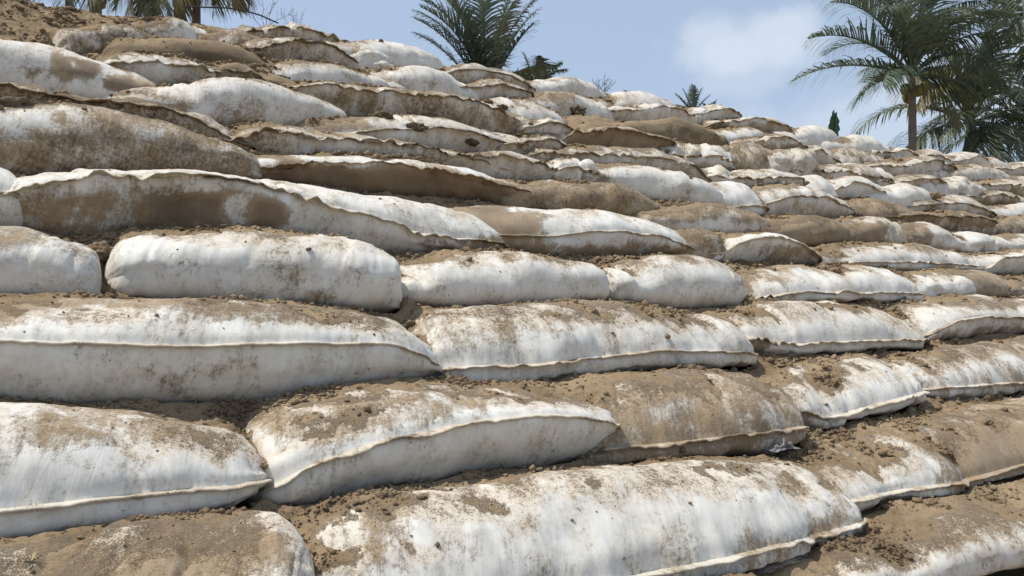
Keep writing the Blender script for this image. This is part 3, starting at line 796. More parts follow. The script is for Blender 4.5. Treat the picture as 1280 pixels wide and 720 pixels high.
ROWK = dict(Z=-4, A=-3, B=-2, C=-1, D=0, E=1, F=2, G=3, H=4, I=5, J=6, K=7)
HIDE = dict(Z=0.0, A=0.02, B=0.045, C=0.05, D=0.04, E=0.045, F=0.045, G=0.055, H=0.06, I=0.065, J=0.07, K=0.07)
row_ends = {}
for i, (rname, look, bot, top, o) in enumerate(B):
    x0, x1 = bot[0][0], bot[-1][0]
    lpx = min(1100, x1 - x0) * 0.8
    n = int(np.clip((x1 - x0) / 2.6, 46, 260))
    # front foot line, even in real length
    pxs = np.linspace(x0, x1, 200)
    pys = smooth1(polyx(bot, pxs), 12)
    Pw = np.array([on_slope(a, b) for a, b in zip(pxs, pys)])
    A, Bp = Pw[0], Pw[-1]
    d = Bp - A
    tpar = ((Pw - A) @ d) / (d @ d)
    tq = np.linspace(0, 1, n)
    # raise the sampling at the tips
    tq = 0.5 - 0.5 * (np.cos(np.pi * tq) * .35 + (1 - 2 * tq) * .65)
    order = np.argsort(tpar)
    P0 = np.stack([np.interp(tq, tpar[order], Pw[order, c]) for c in range(3)], 1)
    straight = A + (Bp - A) * tq[:, None]
    P0 = straight + (P0 - straight) * 0.8
    W = (0.70 if rname in 'ZABCD' else 0.62) + 0.04 * math.sin(i * 2.3)
    L = np.linalg.norm(d)
    W = min(W, max(.36, L * .62))
    # each bag starts behind its left neighbour and its right end lies proud, like shingles
    up_ = rname in 'EFGHIJK'
    ext = (.24 if rname in 'GHIJK' else .12) if up_ else .0
    P0 = A + (P0 - A) * 1.0
    tl = 1 - tq
    P0 = P0 - np.outer(tl, (Bp - A)) * ext
    P0[:, 1] += .075 * tl ** 1.5 - .02 * tq
    if up_:
        P0 = P0 + np.outer(tq, (Bp - A)) * (.10 if rname in 'GHIJK' else .05)
        o.setdefault('R', 't')
    H = np.full(n, 0.33)
    nr = np.array((0, 1.0, 0))
    for it in range(5):
        Cc = P0 + nr * (W * 0.40)
        Cc[:, 2] += H
        qx, _ = project(Cc)
        ty = polyx(top, qx)
        w = (Cc - C0) @ _f
        # py = 360 - F u/w ; vary z with w nearly fixed
        cu = (360 - ty) / F_PX * w
        u_now = (Cc - C0) @ _u
        H = H + (cu - u_now) / _u[2]
    Hm = np.median(H[(tq > .25) & (tq < .75)])
    Hm = float(np.clip(Hm, .16, .42))
    H = np.clip(H, Hm * .78, Hm * 1.22)
    core = (tq > .17) & (tq < .83)
    H = np.interp(tq, tq[core], H[core])
    H = smooth1(H, max(2, n // 12))
    hide = HIDE[rname]
    P0[:, 2] -= hide
    H = H + hide
    seam = 's' in o
    if not seam and rname in 'GHIJK' and i % 3 and 'ns' not in o:
        seam = True
        sf = np.full(n, .14 if i % 2 else .72) + .08 * np.sin(tq * 5 + i)
    elif seam:
        F1 = P0.copy()
        qx, qy0 = project(F1)
        F1[:, 2] += H
        _, qy1 = project(F1)
        sy = polyx(o['s'], qx)
        sf = (qy0 - sy) / np.maximum(qy0 - qy1, 1)
        sf = smooth1(np.clip(sf, .10, .86), max(1, n // 40))
    else:
        sf = np.full(n, .42)
    build_bag(P0, W, H, sf, i + 1, LAB[i], GROUP, o, lpx, seam)
    e = row_ends.setdefault(rname, [1e9, -1e9])
    e[0] = min(e[0], P0[0, 0])
    e[1] = max(e[1], P0[-1, 0])

# bags that continue each course past both edges of the photo, and the two courses under the lowest seen one
rr = random.Random(3)
ES = 400


def extra(xa, xb, k, label, grp):
    global ES
    ES += 1
    n = 52
    t = np.linspace(0, 1, n)
    kk = k + rr.uniform(-.08, .08)
    P0 = np.stack([xa + (xb - xa) * t, np.full(n, Y0 + SL * .3 * kk + rr.uniform(-.03, .03)) + .02 * np.sin(t * 5), np.full(n, EYE + .3 * kk - .04)], 1)
    H = np.full(n, rr.uniform(.33, .38))
    o = dict(b=rr.uniform(.1, .6), wr=rr.uniform(.6, 1.4))
    sm_ = rr.random() < .5
    build_bag(P0, .6, H, np.full(n, rr.uniform(.15, .6)), ES, label, grp, o, 260, sm_)


for rname, k in ROWK.items():
    xa, xb = row_ends[rname]
    if rname not in 'ZIJK':
        extra(xa - 1.25, xa + .03, k, 'muddy white sandbag beyond the left edge of ' + ROWNAME[rname], GROUP)
    x = xb
    for j in range(3 if k > -2 else 2):
        l = rr.uniform(1.0, 1.3)
        extra(x - .03, x + l, k, ['muddy white sandbag just past the right edge of ', 'dusty sandbag continuing past the right edge of ',
                                  'far sandbag out of frame to the right of '][j] + ROWNAME[rname], GROUP)
        x += l
zx = row_ends['Z'][0]
for j in range(3):
    extra(zx - 1.2, zx + .02, -4, 'sandbag under ' + ['the very large bright bag', 'the soil topped lower left bag', 'the leftmost unseen bags'][j] + ' in the lowest row', GROUP)
    zx -= 1.2
for j in range(4):
    extra(-1.2 + j * 1.25, .07 + j * 1.25, -5, 'sandbag at the slope foot on the ground, ' + ORD[j] + ' from left', GROUP)

# ------------------------------------------------------------------ soil sheet over the courses
allV, allF, off = [], [], 0
for b_ in BAGS:
    allV.append(b_['V'])
    allF.extend([[i + off for i in f] for f in b_['faces']])
    off += len(b_['V'])
AV = np.concatenate(allV)
bvh = BVHTree.FromPolygons(AV.tolist(), allF)

CREST_Z = EYE + .3 * 8.0
NY, NZ = -0.643, 0.766             # the soil field is measured along this direction, out of the slope
xs = [-1.7]
while xs[-1] < 19.5:
    xs.append(xs[-1] + 0.0062 + max(0, xs[-1] - 1.8) * 0.0024)
xs = np.array(xs)
ys = [0.35]
while ys[-1] < 8.6:
    ys.append(ys[-1] + (0.0058 if ys[-1] < 3.4 else 0.0095))
ys = np.array(ys)
GX, GY = np.meshgrid(xs, ys, indexing='ij')
PZ = EYE + (GY - Y0) / SL
plane = np.full(GX.shape, -.05)
plane = np.minimum(plane, (CREST_Z + .04 - .30 * (1 - sstep(.7, 1.9, GX)) - PZ) / NZ)
plane = np.maximum(plane, (0.0 - PZ) / NZ)
H0 = plane.copy()
rc = bvh.ray_cast
ox = xs.tolist()
oy = ys.tolist()
OUT = 0.9
dn = Vector((0, -NY, -NZ))
for i, x in enumerate(ox):
    row = H0[i]
    for j, y in enumerate(oy):
        h = rc(Vector((x, y + NY * OUT, EYE + (y - Y0) / SL + NZ * OUT)), dn, 2.5)
        if h[0] is not None:
            v = OUT - h[3]
            if v > row[j]:
                row[j] = v


def blur2(A, rx, ry):
    def b1(A, r, axis):
        if r < 1:
            return A
        pad = [(0, 0), (0, 0)]
        pad[axis] = (r + 1, r)
        c = np.cumsum(np.pad(A, pad, mode='edge'), axis=axis)
        n = A.shape[axis]
        if axis == 0:
            return (c[2 * r + 1:2 * r + 1 + n] - c[:n]) / (2 * r + 1)
        return (c[:, 2 * r + 1:2 * r + 1 + n] - c[:, :n]) / (2 * r + 1)
    for _ in range(2):
        A = b1(A, rx, 0)
        A = b1(A, ry, 1)
    return A


WX, WY, WZ = GX, GY + NY * H0, PZ + NZ * H0
# steepness of what lies underneath (1 = level, 0 = upright, <0 = overhanging)
Ta = np.stack([np.gradient(WX, axis=0), np.gradient(WY, axis=0), np.gradient(WZ, axis=0)], -1)
Tb = np.stack([np.gradient(WX, axis=1), np.gradient(WY, axis=1), np.gradient(WZ, axis=1)], -1)
NF = np.cross(Ta, Tb)
NF /= np.linalg.norm(NF, axis=2, keepdims=True) + 1e-12
NUP = blur2(NF[..., 2], 2, 2)
c1 = blur2(H0, 8, 8) - H0
c2 = blur2(H0, 17, 19) - H0
n1 = fbm(WX * 2.1, WY * 2.6, WZ * 0, 71, 3)
n2 = fbm(WX * 9, WY * 9, WZ * 9, 73, 4)
n3 = fbm(WX * 34, WY * 34, WZ * 34, 79, 3, .6)
cr = np.abs(vnoise(WX * 22, WY * 22, WZ * 22, 83))
t = 0.30 * np.clip(c1, -.12, .12) + 0.26 * np.clip(c2, -.10, .12) + 0.013 * n1 + 0.012 * n2 + 0.008 * sstep(.70, .95, NUP) - 0.0070
t = np.clip(t, -.05, .034)
t = t - .034 * (1 - sstep(.25, .80, NUP))
t = t + np.clip(c2 - .10, 0, .12) * .5
heap = np.exp(-((WX + 0.1) / 1.15) ** 4) * sstep(5.9, 6.8, WY)
t = t + heap * (.06 + .05 * n1) + np.exp(-((WX - .7) / 1.5) ** 2) * sstep(4.9, 5.6, WY) * .014
pos_ = sstep(-.004, .012, t)
cr2 = np.abs(vnoise(WX * 55, WY * 55, WZ * 55, 85))
rough = (0.010 * n3 + 0.013 * (.5 - cr) + .007 * (.5 - cr2)) * pos_ * (.5 + .8 * sstep(-.3, .5, n2))
ZS = H0 + t + rough
ZS = np.where(t < -.003, np.minimum(ZS, H0 - .012), ZS)
ZS = ZS + heap * .06 * (1 + .8 * n1)
soilT = ZS - H0
SX, SY, SZ = GX, GY + NY * ZS, PZ + NZ * ZS
nx_, ny_ = GX.shape
I = np.arange(nx_ * ny_).reshape(nx_, ny_)
F = np.stack([I[:-1, :-1], I[1:, :-1], I[1:, 1:], I[:-1, 1:]], -1).reshape(-1, 4)
deep = (soilT < -.008).ravel() & ((H0 - plane) > .02).ravel()
jump = (np.ptp(H0.ravel()[F], axis=1) > .06) & (soilT.ravel()[F].min(axis=1) < 0)
keep = ~(deep[F].all(axis=1)) & ~jump
F = F[keep]
used = np.zeros(nx_ * ny_, bool)
used[F.ravel()] = True
remap = np.cumsum(used) - 1
VS = np.stack([SX, SY, SZ], -1).reshape(-1, 3)[used]
soil = mesh_obj('loose_soil', VS, remap[F], M_SOIL)
tag(soil, 'dry brown soil lying between and on the bags', 'soil', kind='structure')

# dust halo on the bags round every soil patch
for b_ in BAGS:
    V = b_['V']
    ix = np.clip(np.searchsorted(xs, V[:, 0]), 1, nx_ - 1)
    hv = (V[:, 2] - EYE - (V[:, 1] - Y0) / SL) / (NZ - NY / SL)
    iy = np.clip(np.searchsorted(ys, V[:, 1] - NY * hv), 1, ny_ - 1)
    tt = soilT[ix, iy]
    hh = H0[ix, iy]
    near = sstep(.05, .015, np.abs(hv - hh))
    halo = sstep(-.022, -.001, tt) * near
    d_ = b_['dirt'] + halo * 0.62
    for nme, arr in (('dirt', d_), ('mud', b_['mud'])):
        a = b_['me'].attributes.new(nme, 'FLOAT', 'POINT')
        a.data.foreach_set('value', arr.astype(np.float32))

# crumbs: small clods scattered where soil lies
rng = np.random.RandomState(11)


def ico(sub):
    import bmesh
    bm = bmesh.new()
    bmesh.ops.create_icosphere(bm, subdivisions=sub, radius=1)
    v = np.array([x.co[:] for x in bm.verts])
    f = np.array([[y.index for y in x.verts] for x in bm.faces])
    bm.free()
    return v, f


iv, jf = ico(1)
iv2, jf2 = ico(2)


def scatter(P, size, verts, fcs):
    n = len(P)
    k = len(verts)
    d = verts[None] * (1 + .95 * (rng.rand(n, k) - .5))[..., None]
    an = rng.rand(n) * 6.28
    scl = size[:, None] * (0.7 + .6 * rng.rand(n, 3))
    scl[:, 2] *= .75
    d = d * scl[:, None, :]
    c, s = np.cos(an)[:, None], np.sin(an)[:, None]
    x, y = d[..., 0] * c - d[..., 1] * s, d[..., 0] * s + d[..., 1] * c
    V = np.stack([x, y, d[..., 2]], -1) + P[:, None, :]
    F = fcs[None] + (np.arange(n) * k)[:, None, None]
    return V.reshape(-1, 3), F.reshape(-1, 3)


# candidate cells weighted by true area and nearness to the camera
cw = np.gradient(xs)[:, None] * np.gradient(ys)[None, :]
dist = np.sqrt(GX ** 2 + GY ** 2)
dens = cw * np.clip(2.6 / dist, .15, 1.4) ** 1.6
az = np.arctan2(GY, GX)
vis = ((az > R(19)) & (az < R(94)))
clump = sstep(-.35, .45, fbm(GX * 5, GY * 5, GX * 0 + 4, 91, 3))
p = dens * vis * (sstep(-.004, .02, soilT) * (.04 + clump ** 2) + .002 * (soilT > -.03)) * (NUP > .45)
p = (p / p.sum()).ravel()
NC = 70000
pick = rng.choice(len(p), NC, p=p)
size = 0.0015 + 0.0085 * rng.rand(NC) ** 7.0 + 0.0025 * rng.rand(NC)
gi, gj = np.unravel_index(pick, GX.shape)
size = size * np.clip(dist.ravel()[pick] / 2.6, .85, 2.2)
HB = np.maximum(ZS, H0)
P = np.stack([GX.ravel()[pick] + rng.randn(NC) * .002, (GY + NY * HB).ravel()[pick], (PZ + NZ * HB).ravel()[pick] + size * .3], -1)
V1, F1_ = scatter(P, size, iv, jf)
NB = 420
pick = rng.choice(len(p), NB, p=p)
size = 0.008 + 0.013 * rng.rand(NB) ** 2.5
P = np.stack([GX.ravel()[pick], (GY + NY * HB).ravel()[pick], (PZ + NZ * HB).ravel()[pick] + size * .25], -1)
V2, F2_ = scatter(P, size, iv2, jf2)
cl = mesh_obj('soil_crumbs', np.concatenate([V1, V2]), np.concatenate([F1_, F2_ + len(V1)]), M_CLOD, smooth=False)
tag(cl, 'countless small crumbs of dry earth scattered over the bags', 'soil crumbs', kind='stuff')


def surf_at(px, py):
    """point of the built slope seen at a photo pixel"""
    d = Vector(ray(px, py)).normalized()
    h = bvh.ray_cast(Vector(C0), d)
    q = np.array(h[0]) if h[0] is not None else on_slope(px, py)
    return q


CL = [(22, 131, 24, 'dark clod lying on the tan bag at left edge'), (480, 147, 22, 'square dark clod on the flat crumb covered bag'),
      (522, 160, 20, 'dark mossy clod right of the square clod'), (629, 136, 15, 'small dark clod on the slanting seam below middle palm'),
      (610, 128, 10, 'tiny clod left of the seam clod'), (1126, 379, 26, 'round clod wedged under the pleated white bag'),
      (720, 139, 20, 'ragged dark clod right of the bluish bag'), (1165, 246, 14, 'brown clod beside the bright fat bag'),
      (126, 318, 34, 'big crumbly clod filling the gap between two bags'), (330, 582, 18, 'clod in the gap above the seam ear'),
      (512, 408, 26, 'rough clod beside the plump dusty bag'), (852, 563, 10, 'pebble sized clod on the brown bag hem'),
      (1070, 271, 16, 'dark brown clod between two olive bags'), (590, 178, 16, 'clod below the dark seam near the eighth row')]
for k, (px, py, w, lab) in enumerate(CL):
    q = surf_at(px, py)
    dd = np.linalg.norm(q - C0)
    s_ = w / F_PX * dd * .5
    v, f = ico(4)
    nn = fbm(v[:, 0] * 1.3 + k * 9, v[:, 1] * 1.3, v[:, 2] * 1.3, 5, 5, .65)
    n5 = np.abs(vnoise(v[:, 0] * 3 + k * 9, v[:, 1] * 3, v[:, 2] * 3, 8))
    v = v * (1 + .75 * nn + .35 * (n5 - .4))[:, None] * s_ * np.array((1.15, 1.0, .62))
    o_ = mesh_obj('soil_clod', v, f, M_DARK if lab.find('dark') >= 0 else M_CLOD)
    o_.location = tuple(q + np.array((0, .2 * s_, s_ * .05)))
    o_.rotation_euler = (0, 0, k * 1.3)
    tag(o_, lab, 'clod', 'larger clods of earth on the bags')

# ------------------------------------------------------------------ embankment core and ground
XL, XR = -30, 90
zc = CREST_Z - .42
yt = Y0 + SL * (zc - EYE) + .12
V = []
prof = [(Y0 - SL * EYE + .25, -.05), (yt, zc), (yt + 5, zc + .1), (yt + 5 + 7.5, -.05)]
for x in (XL, -1.69, XR):
    pass
V = [(x, y, z - .0) for x in (XL, XR) for (y, z) in prof]
faces = [(0, 1, 5, 4), (1, 2, 6, 5), (2, 3, 7, 6), (0, 3, 2, 1), (4, 5, 6, 7)]
Vn = np.array(V, float)
Vn[:, 1] += .10
emb = mesh_obj('embankment', Vn, faces, M_SOIL, smooth=False)
tag(emb, kind='structure')
M_GROUND = soil_material('sandy_ground', (0.36, 0.29, 0.20), (0.30, 0.24, 0.16), (0.20, 0.17, 0.10))
gr = mesh_obj('ground', [(-900, -900, 0), (900, -900, 0), (900, 900, 0), (-900, 900, 0)], [(0, 1, 2, 3)], M_GROUND, smooth=False)
tag(gr, kind='structure')


# ------------------------------------------------------------------ vegetation
def leaf_mat(name, c1, c2, trans=.25):
    m, nt, b = new_mat(name, 0.5)
    g = NT(nt)
    pos = g.n('ShaderNodeNewGeometry').outputs['Position']
    f = g.noise(pos, 1.3, 3)
    f2 = g.noise(pos, 14, 2)
    v = g.math('MULTIPLY_ADD', f2, .5, g.math('MULTIPLY', f, .6))
    at = g.n('ShaderNodeAttribute', attribute_name='age').outputs['Fac']
    c = g.mix(g.step(v, .35, .75), c1, c2)
    c = g.mix(at, c, (0.20, 0.165, 0.06))
    g.l(c, b.inputs['Base Color'])
    b.inputs['Specular IOR Level'].default_value = 0.35
    tr = g.n('ShaderNodeBsdfTranslucent')
    g.l(c, tr.inputs['Color'])
    ms = g.n('ShaderNodeMixShader')
    ms.inputs[0].default_value = trans
    g.l(b.outputs[0], ms.inputs[1])
    g.l(tr.outputs[0], ms.inputs[2])
    g.l(ms.outputs[0], nt.nodes['Material Output'].inputs['Surface'])
    return m


M_FROND = leaf_mat('palm_leaf', (0.052, 0.085, 0.060), (0.155, 0.190, 0.125))
M_DRY = leaf_mat('dry_palm_leaf', (0.10, 0.105, 0.045), (0.19, 0.17, 0.075))
M_BANANA = leaf_mat('broad_leaf', (0.03, 0.07, 0.03), (0.05, 0.11, 0.04))
m, nt, b = new_mat('palm_bark', .95)
g = NT(nt)
pos = g.n('ShaderNodeNewGeometry').outputs['Position']
c = g.mix(g.noise(g.mapping(pos, (3, 3, 14)), 1.0, 5, .7), (0.10, 0.085, 0.07), (0.23, 0.20, 0.17))
g.l(c, b.inputs['Base Color'])
g.l(g.bump(g.noise(g.mapping(pos, (3, 3, 16)), 1.0, 4, .7), .9, .04), b.inputs['Normal'])
M_BARK = m
m, nt, b = new_mat('twig_bark', .9)
b.inputs['Base Color'].default_value = (0.09, 0.08, 0.065, 1)
M_TWIG = m
m, nt, b = new_mat('coconut', .5)
b.inputs['Base Color'].default_value = (0.10, 0.10, 0.03, 1)
M_NUT = m


def tube(path, rad, k=6):
    path = np.asarray(path, float)
    n = len(path)
    rad = np.asarray(rad, float) * np.ones(n)
    T = np.gradient(path, axis=0)
    T /= np.linalg.norm(T, axis=1, keepdims=True) + 1e-9
    up = np.array((0, 0, 1.0))
    S = np.cross(T, up)
    bad = np.linalg.norm(S, axis=1) < .05
    S[bad] = np.cross(T[bad], np.array((1.0, 0, 0)))
    S /= np.linalg.norm(S, axis=1, keepdims=True)
    U = np.cross(S, T)
    a = np.linspace(0, 2 * np.pi, k, endpoint=False)
    V = path[:, None] + (S[:, None] * np.cos(a)[None, :, None] + U[:, None] * np.sin(a)[None, :, None]) * rad[:, None, None]
    I = np.arange(n * k).reshape(n, k)
    J = np.roll(I, -1, 1)
    F = np.stack([I[:-1], J[:-1], J[1:], I[1:]], -1).reshape(-1, 4)
    return V.reshape(-1, 3), F


def frond_mesh(length, elev, droop, seed, leaf=0.75, nleaf=60, dry=0.0, lw=.04):
    """a coconut frond that leaves the crown along +X at angle elev and bends down; leaflets hang from both sides"""
    rng = np.random.RandomState(seed)
    n = 26
    s = np.linspace(0, 1, n)
    ang = elev - droop * s ** 1.5
    step = length / (n - 1)
    x = np.concatenate([[0], np.cumsum(np.cos(ang[:-1]) * step)])
    z = np.concatenate([[0], np.cumsum(np.sin(ang[:-1]) * step)])
    yb = .06 * length * rng.randn() * s ** 2
    path = np.stack([x, yb, z], -1)
    V, F = tube(path, .028 * (1 - s) + .005, 5)
    Vs, Fs = [V], [F]
    off = len(V)
    T = np.gradient(path, axis=0)
    T /= np.linalg.norm(T, axis=1, keepdims=True)
    twist = rng.uniform(-.35, .35)
    for side in (-1, 1):
        for k in range(nleaf):
            q = .13 + .87 * (k + rng.rand() * .7) / nleaf
            q = min(q, .995)
            P = np.array([np.interp(q, s, path[:, c]) for c in range(3)])
            Tq = np.array([np.interp(q, s, T[:, c]) for c in range(3)])
            Tq /= np.linalg.norm(Tq)
            lat = np.cross(Tq, (0, 0, 1.0))
            lat /= np.linalg.norm(lat) + 1e-6
            upv = np.cross(lat, Tq)
            ll = leaf * (math.sin(math.pi * min(1, .18 + q * .80)) ** .6) * rng.uniform(.8, 1.1)
            if rng.rand() < .04:
                continue
            fw = .55 + .55 * q + rng.uniform(-.15, .15)
            d0 = lat * side * math.cos(twist * side) + Tq * fw + upv * (.22 + twist * side + rng.uniform(-.2, .2))
            d0 /= np.linalg.norm(d0)
            grav = rng.uniform(.65, 1.35) * (1.0 - .45 * max(0, Tq[2]))
            pts = [P]
            d_ = d0.copy()
            for m_ in range(3):
                pts.append(pts[-1] + d_ * ll / 3)
                d_ = d_ + np.array((0, 0, -1.0)) * grav * .55
                d_ /= np.linalg.norm(d_)
            wv = np.cross(d0, upv)
            wv /= np.linalg.norm(wv) + 1e-6
            wv = wv * .6 + Tq * .6
            wd = [lw * .45, lw * .5, lw * .36, lw * .05]
            vv = []
            for a_, w_ in zip(pts, wd):
                vv += [a_ - wv * w_, a_ + wv * w_]
            Vs.append(np.array(vv))
            Fs.append(np.array([[0, 1, 3, 2], [2, 3, 5, 4], [4, 5, 7, 6]]) + off)
            off += 8
    V = np.concatenate(Vs)
    F = np.concatenate(Fs)
    me = bpy.data.meshes.new('frond')
    me.from_pydata(V.tolist(), [], F.tolist())
    a = me.attributes.new('age', 'FLOAT', 'POINT')
    a.data.foreach_set('value', np.full(len(V), dry, dtype=np.float32))
    return me


def palm(px, py, dist, fl, label, fronds, trunk_r=.16, ground=0.0, lean=0, seed=0, leaf=.75, nuts=0, lw=.04, petiole=True):
    """crown centre at photo pixel (px,py), at horizontal distance dist; fronds: (side angle, elev, droop, length factor, dry)"""
    c = at_depth(px, py, dist)
    base = np.array((c[0] - lean, c[1], ground))
    root = empty('palm_tree', tuple(base))
    tag(root, label, 'palm tree')
    top = c - base
    t_ = np.linspace(0, 1, 22)
    path = np.stack([top[0] * t_ ** 1.6, top[1] * t_, top[2] * t_], -1)
    rad = trunk_r * (1.0 - .25 * t_) * (1 + .35 * np.exp(-t_ * 14)) * (1 + .04 * np.cos(np.arange(22) * 2.2))
    rad[-1] *= .7
    V, F = tube(path, rad, 14)
    mesh_obj('trunk', V, F, M_BARK, root)
    for k, (a_, el, dr, lf, dry) in enumerate(fronds):
        me = frond_mesh(fl * lf, R(el), R(dr), seed * 100 + k, leaf, dry=dry, lw=lw)
        me.materials.append(M_DRY if dry > .5 else M_FROND)
        o_ = bpy.data.objects.new('frond', me)
        COL.objects.link(o_)
        o_.parent = root
        o_.location = tuple(top + np.array((0, 0, .02 * (k % 5) - .05)))
        # a_: 0 = towards the right of the photo, 90 = away, 180 = left, 270 = towards the camera
        o_.rotation_euler = (0, 0, R(a_) + YAW - math.pi / 2)
    rg = random.Random(seed)
    for k in range(nuts):
        v, f = ico(2)
        v = v * np.array((.10, .10, .13))
        o_ = mesh_obj('coconut', v, f, M_NUT, root)
        a_ = rg.uniform(0, 6.28)
        o_.location = tuple(top + np.array((math.cos(a_) * .26, math.sin(a_) * .26, -.28 - rg.uniform(0, .2))))
    return root


# tall coconut palm right of centre (trunk at x = 1137)
palm(1140, 92, 19.0, 2.6, 'tall coconut palm with bare grey trunk above the crest row', [
    (180, 18, 50, .97, 0), (172, 45, 70, .95, 0), (188, 64, 80, 1.0, 0), (165, 82, 60, 1.05, 0), (15, 72, 75, 1.0, 0), (352, 48, 80, .95, 0),
    (100, 85, 50, 1.0, 0), (270, 84, 60, 1.05, 0), (235, 62, 100, .9, 0), (310, 58, 100, .9, 0), (120, 55, 80, 1, 0),
    (5, 20, 70, .85, 0), (215, 8, 75, .6, 0), (184, -8, 45, .5, 0), (355, -30, 50, .6, .2), (275, 68, 120, .85, .15), (340, -5, 60, .6, 0), (285, 78, 30, 1.1, 0),
    (176, 66, 62, 1.1, 0), (8, 58, 70, 1.05, 0), (358, 80, 55, 1.15, 0), (190, 78, 50, 1.15, 0), (15, 35, 75, .95, 0), (345, 62, 80, 1.05, 0)],
    trunk_r=.10, seed=1, leaf=.95, nuts=5, lw=.030)
# bushy palm behind, lower
palm(1214, 152, 24.0, 3.9, 'bushy coconut palm with a low drooping crown beside the tall palm', [
    (175, 60, 80, .85, 0), (165, 82, 60, .9, 0), (200, 74, 75, .9, 0), (20, 62, 80, .95, 0), (2, 38, 70, .9, 0),
    (270, 80, 75, 1.0, .1), (300, 60, 95, .9, 0), (240, 55, 100, .9, 0), (8, 12, 60, .85, 0), (352, -10, 50, .7, 0),
    (182, 25, 80, .85, 0), (190, -5, 60, .7, .1), (130, 60, 80, .9, 0), (197, 66, 150, .8, .8), (208, 50, 130, .7, .7),
    (320, 20, 90, .7, 0), (225, 10, 80, .6, .2), (280, 84, 40, 1.0, .05), (260, -20, 60, .6, .1), (290, -25, 60, .6, 0), (235, -25, 60, .55, 0)],
    trunk_r=.17, seed=2, leaf=1.2, nuts=3, lw=.048)
# third palm: its crown at the top right corner
palm(1288, 14, 21.0, 3.4, 'coconut palm whose crown is cut by the top right corner', [
    (180, 22, 55, .95, 0), (188, -8, 40, .95, 0), (172, 55, 90, .8, 0), (200, -35, 30, .9, 0), (230, 10, 80, .9, 0), (270, 30, 90, .9, 0),
    (310, 20, 80, .9, 0), (0, 20, 80, 1, 0), (40, 40, 80, 1, 0), (100, 60, 80, 1, 0), (140, 40, 80, 1, 0), (330, -20, 60, .9, 0), (60, 10, 80, .9, 0),
    (260, -40, 40, .7, .2), (290, 75, 80, 1, 0)], trunk_r=.15, seed=3, leaf=.8, nuts=4)
# low palm at the far right behind the crest
palm(1300, 165, 27.0, 3.6, 'low palm at the right edge just over the crest', [
    (180, 35, 75, .9, 0), (185, 10, 60, .85, 0), (170, 60, 80, .9, 0), (195, -10, 40, .8, 0), (230, 40, 90, .9, 0), (270, 50, 90, .9, 0),
    (90, 80, 60, .9, 0), (0, 40, 80, .9, 0), (320, 40, 80, .9, 0), (140, 50, 80, .9, 0), (210, 20, 80, .9, 0)], trunk_r=.2, seed=4, leaf=.95, lw=.055)
# middle palm: upright fronds over the crest
palm(606, 128, 19.0, 3.1, 'young palm with upright fronds behind the middle of the crest', [
    (182, 60, 38, .78, 0), (176, 82, 62, 1.0, 0), (180, 74, 55, .92, 0), (95, 86, 14, 1.0, 0), (10, 80, 12, 1.12, 0), (200, 78, 62, .9, 0),
    (350, 84, 30, .98, 0), (230, 80, 55, .85, 0), (20, 66, 22, .80, 0), (0, 50, 60, .62, 0), (150, 84, 40, .95, .1), (300, 82, 55, .8, .1),
    (185, 68, 48, .86, 0), (178, 78, 45, .95, 0), (160, 86, 30, 1.02, 0), (5, 72, 26, .92, 0), (340, 76, 35, .88, 0), (270, 86, 25, 1.0, 0)],
    trunk_r=.10, seed=5, leaf=.80, lw=.040)
palm(668, 128, 20.0, 1.3, 'small palm top low over the crest beside the middle palm', [
    (178, 86, 20, 1.0, 0), (10, 74, 70, 1.0, 0), (355, 62, 95, .9, .2), (190, 66, 50, .7, .1), (280, 80, 60, .9, 0), (100, 80, 60, .9, 0), (0, 80, 60, 1.0, .1)],
    trunk_r=.08, seed=6, leaf=.5, lw=.04)
palm(866, 142, 30.0, 1.0, 'tiny palm top peeping over the crest', [
    (180, 35, 20, .8, 0), (178, 55, 15, 1, 0), (185, 72, 10, 1, 0), (90, 88, 10, 1.1, 0), (5, 72, 10, 1, 0), (0, 55, 15, 1, 0), (355, 35, 20, .9, 0), (270, 80, 15, 1, 0)],
    trunk_r=.07, seed=7, leaf=.30, lw=.02)
palm(884, 140, 31.0, .8, 'smaller palm tip right of the tiny palm top', [
    (0, 45, 40, .8, 0), (20, 65, 30, .8, 0), (180, 70, 30, .5, 0), (350, 30, 60, .7, 0)], trunk_r=.05, seed=8, leaf=.22, lw=.02)
# left palm: its crown is above the frame, fronds hang behind the soil heap
palm(246, -66, 17.0, 2.4, 'palm at top left with drooping dry olive fronds', [
    (180, 20, 90, .95, .3), (195, -10, 75, .95, .5), (170, -30, 60, .9, .2), (210, -30, 60, .85, .6), (230, -40, 55, .8, .4), (270, -30, 60, .85, .6),
    (300, -35, 60, .8, .4), (330, -30, 60, .75, .7), (350, -20, 70, .7, .6), (0, -35, 55, .65, .5), (160, 5, 85, 1.0, .3), (100, 30, 80, 1, .1), (60, 40, 80, .9, .1),
    (250, -55, 40, .8, .5), (185, -50, 40, .8, .3), (20, 30, 90, .8, .2), (205, 35, 100, 1.1, .2)], trunk_r=.10, seed=9, leaf=.85, lw=.045)
palm(120, -88, 20.0, 3.2, 'darker palm crown above the soil heap at far left', [
    (0, -30, 55, .9, .2), (340, -35, 55, .9, .3), (20, -35, 50, .9, .1), (300, -40, 50, .85, .3), (270, -40, 50, .85, .2), (230, -35, 50, .9, .2), (180, -30, 60, .9, .1),
    (350, -10, 70, 1, .2), (100, 30, 80, 1, 0), (60, 20, 80, 1, 0), (10, 10, 85, 1.1, .1)], trunk_r=.16, seed=10, leaf=.95, lw=.05)

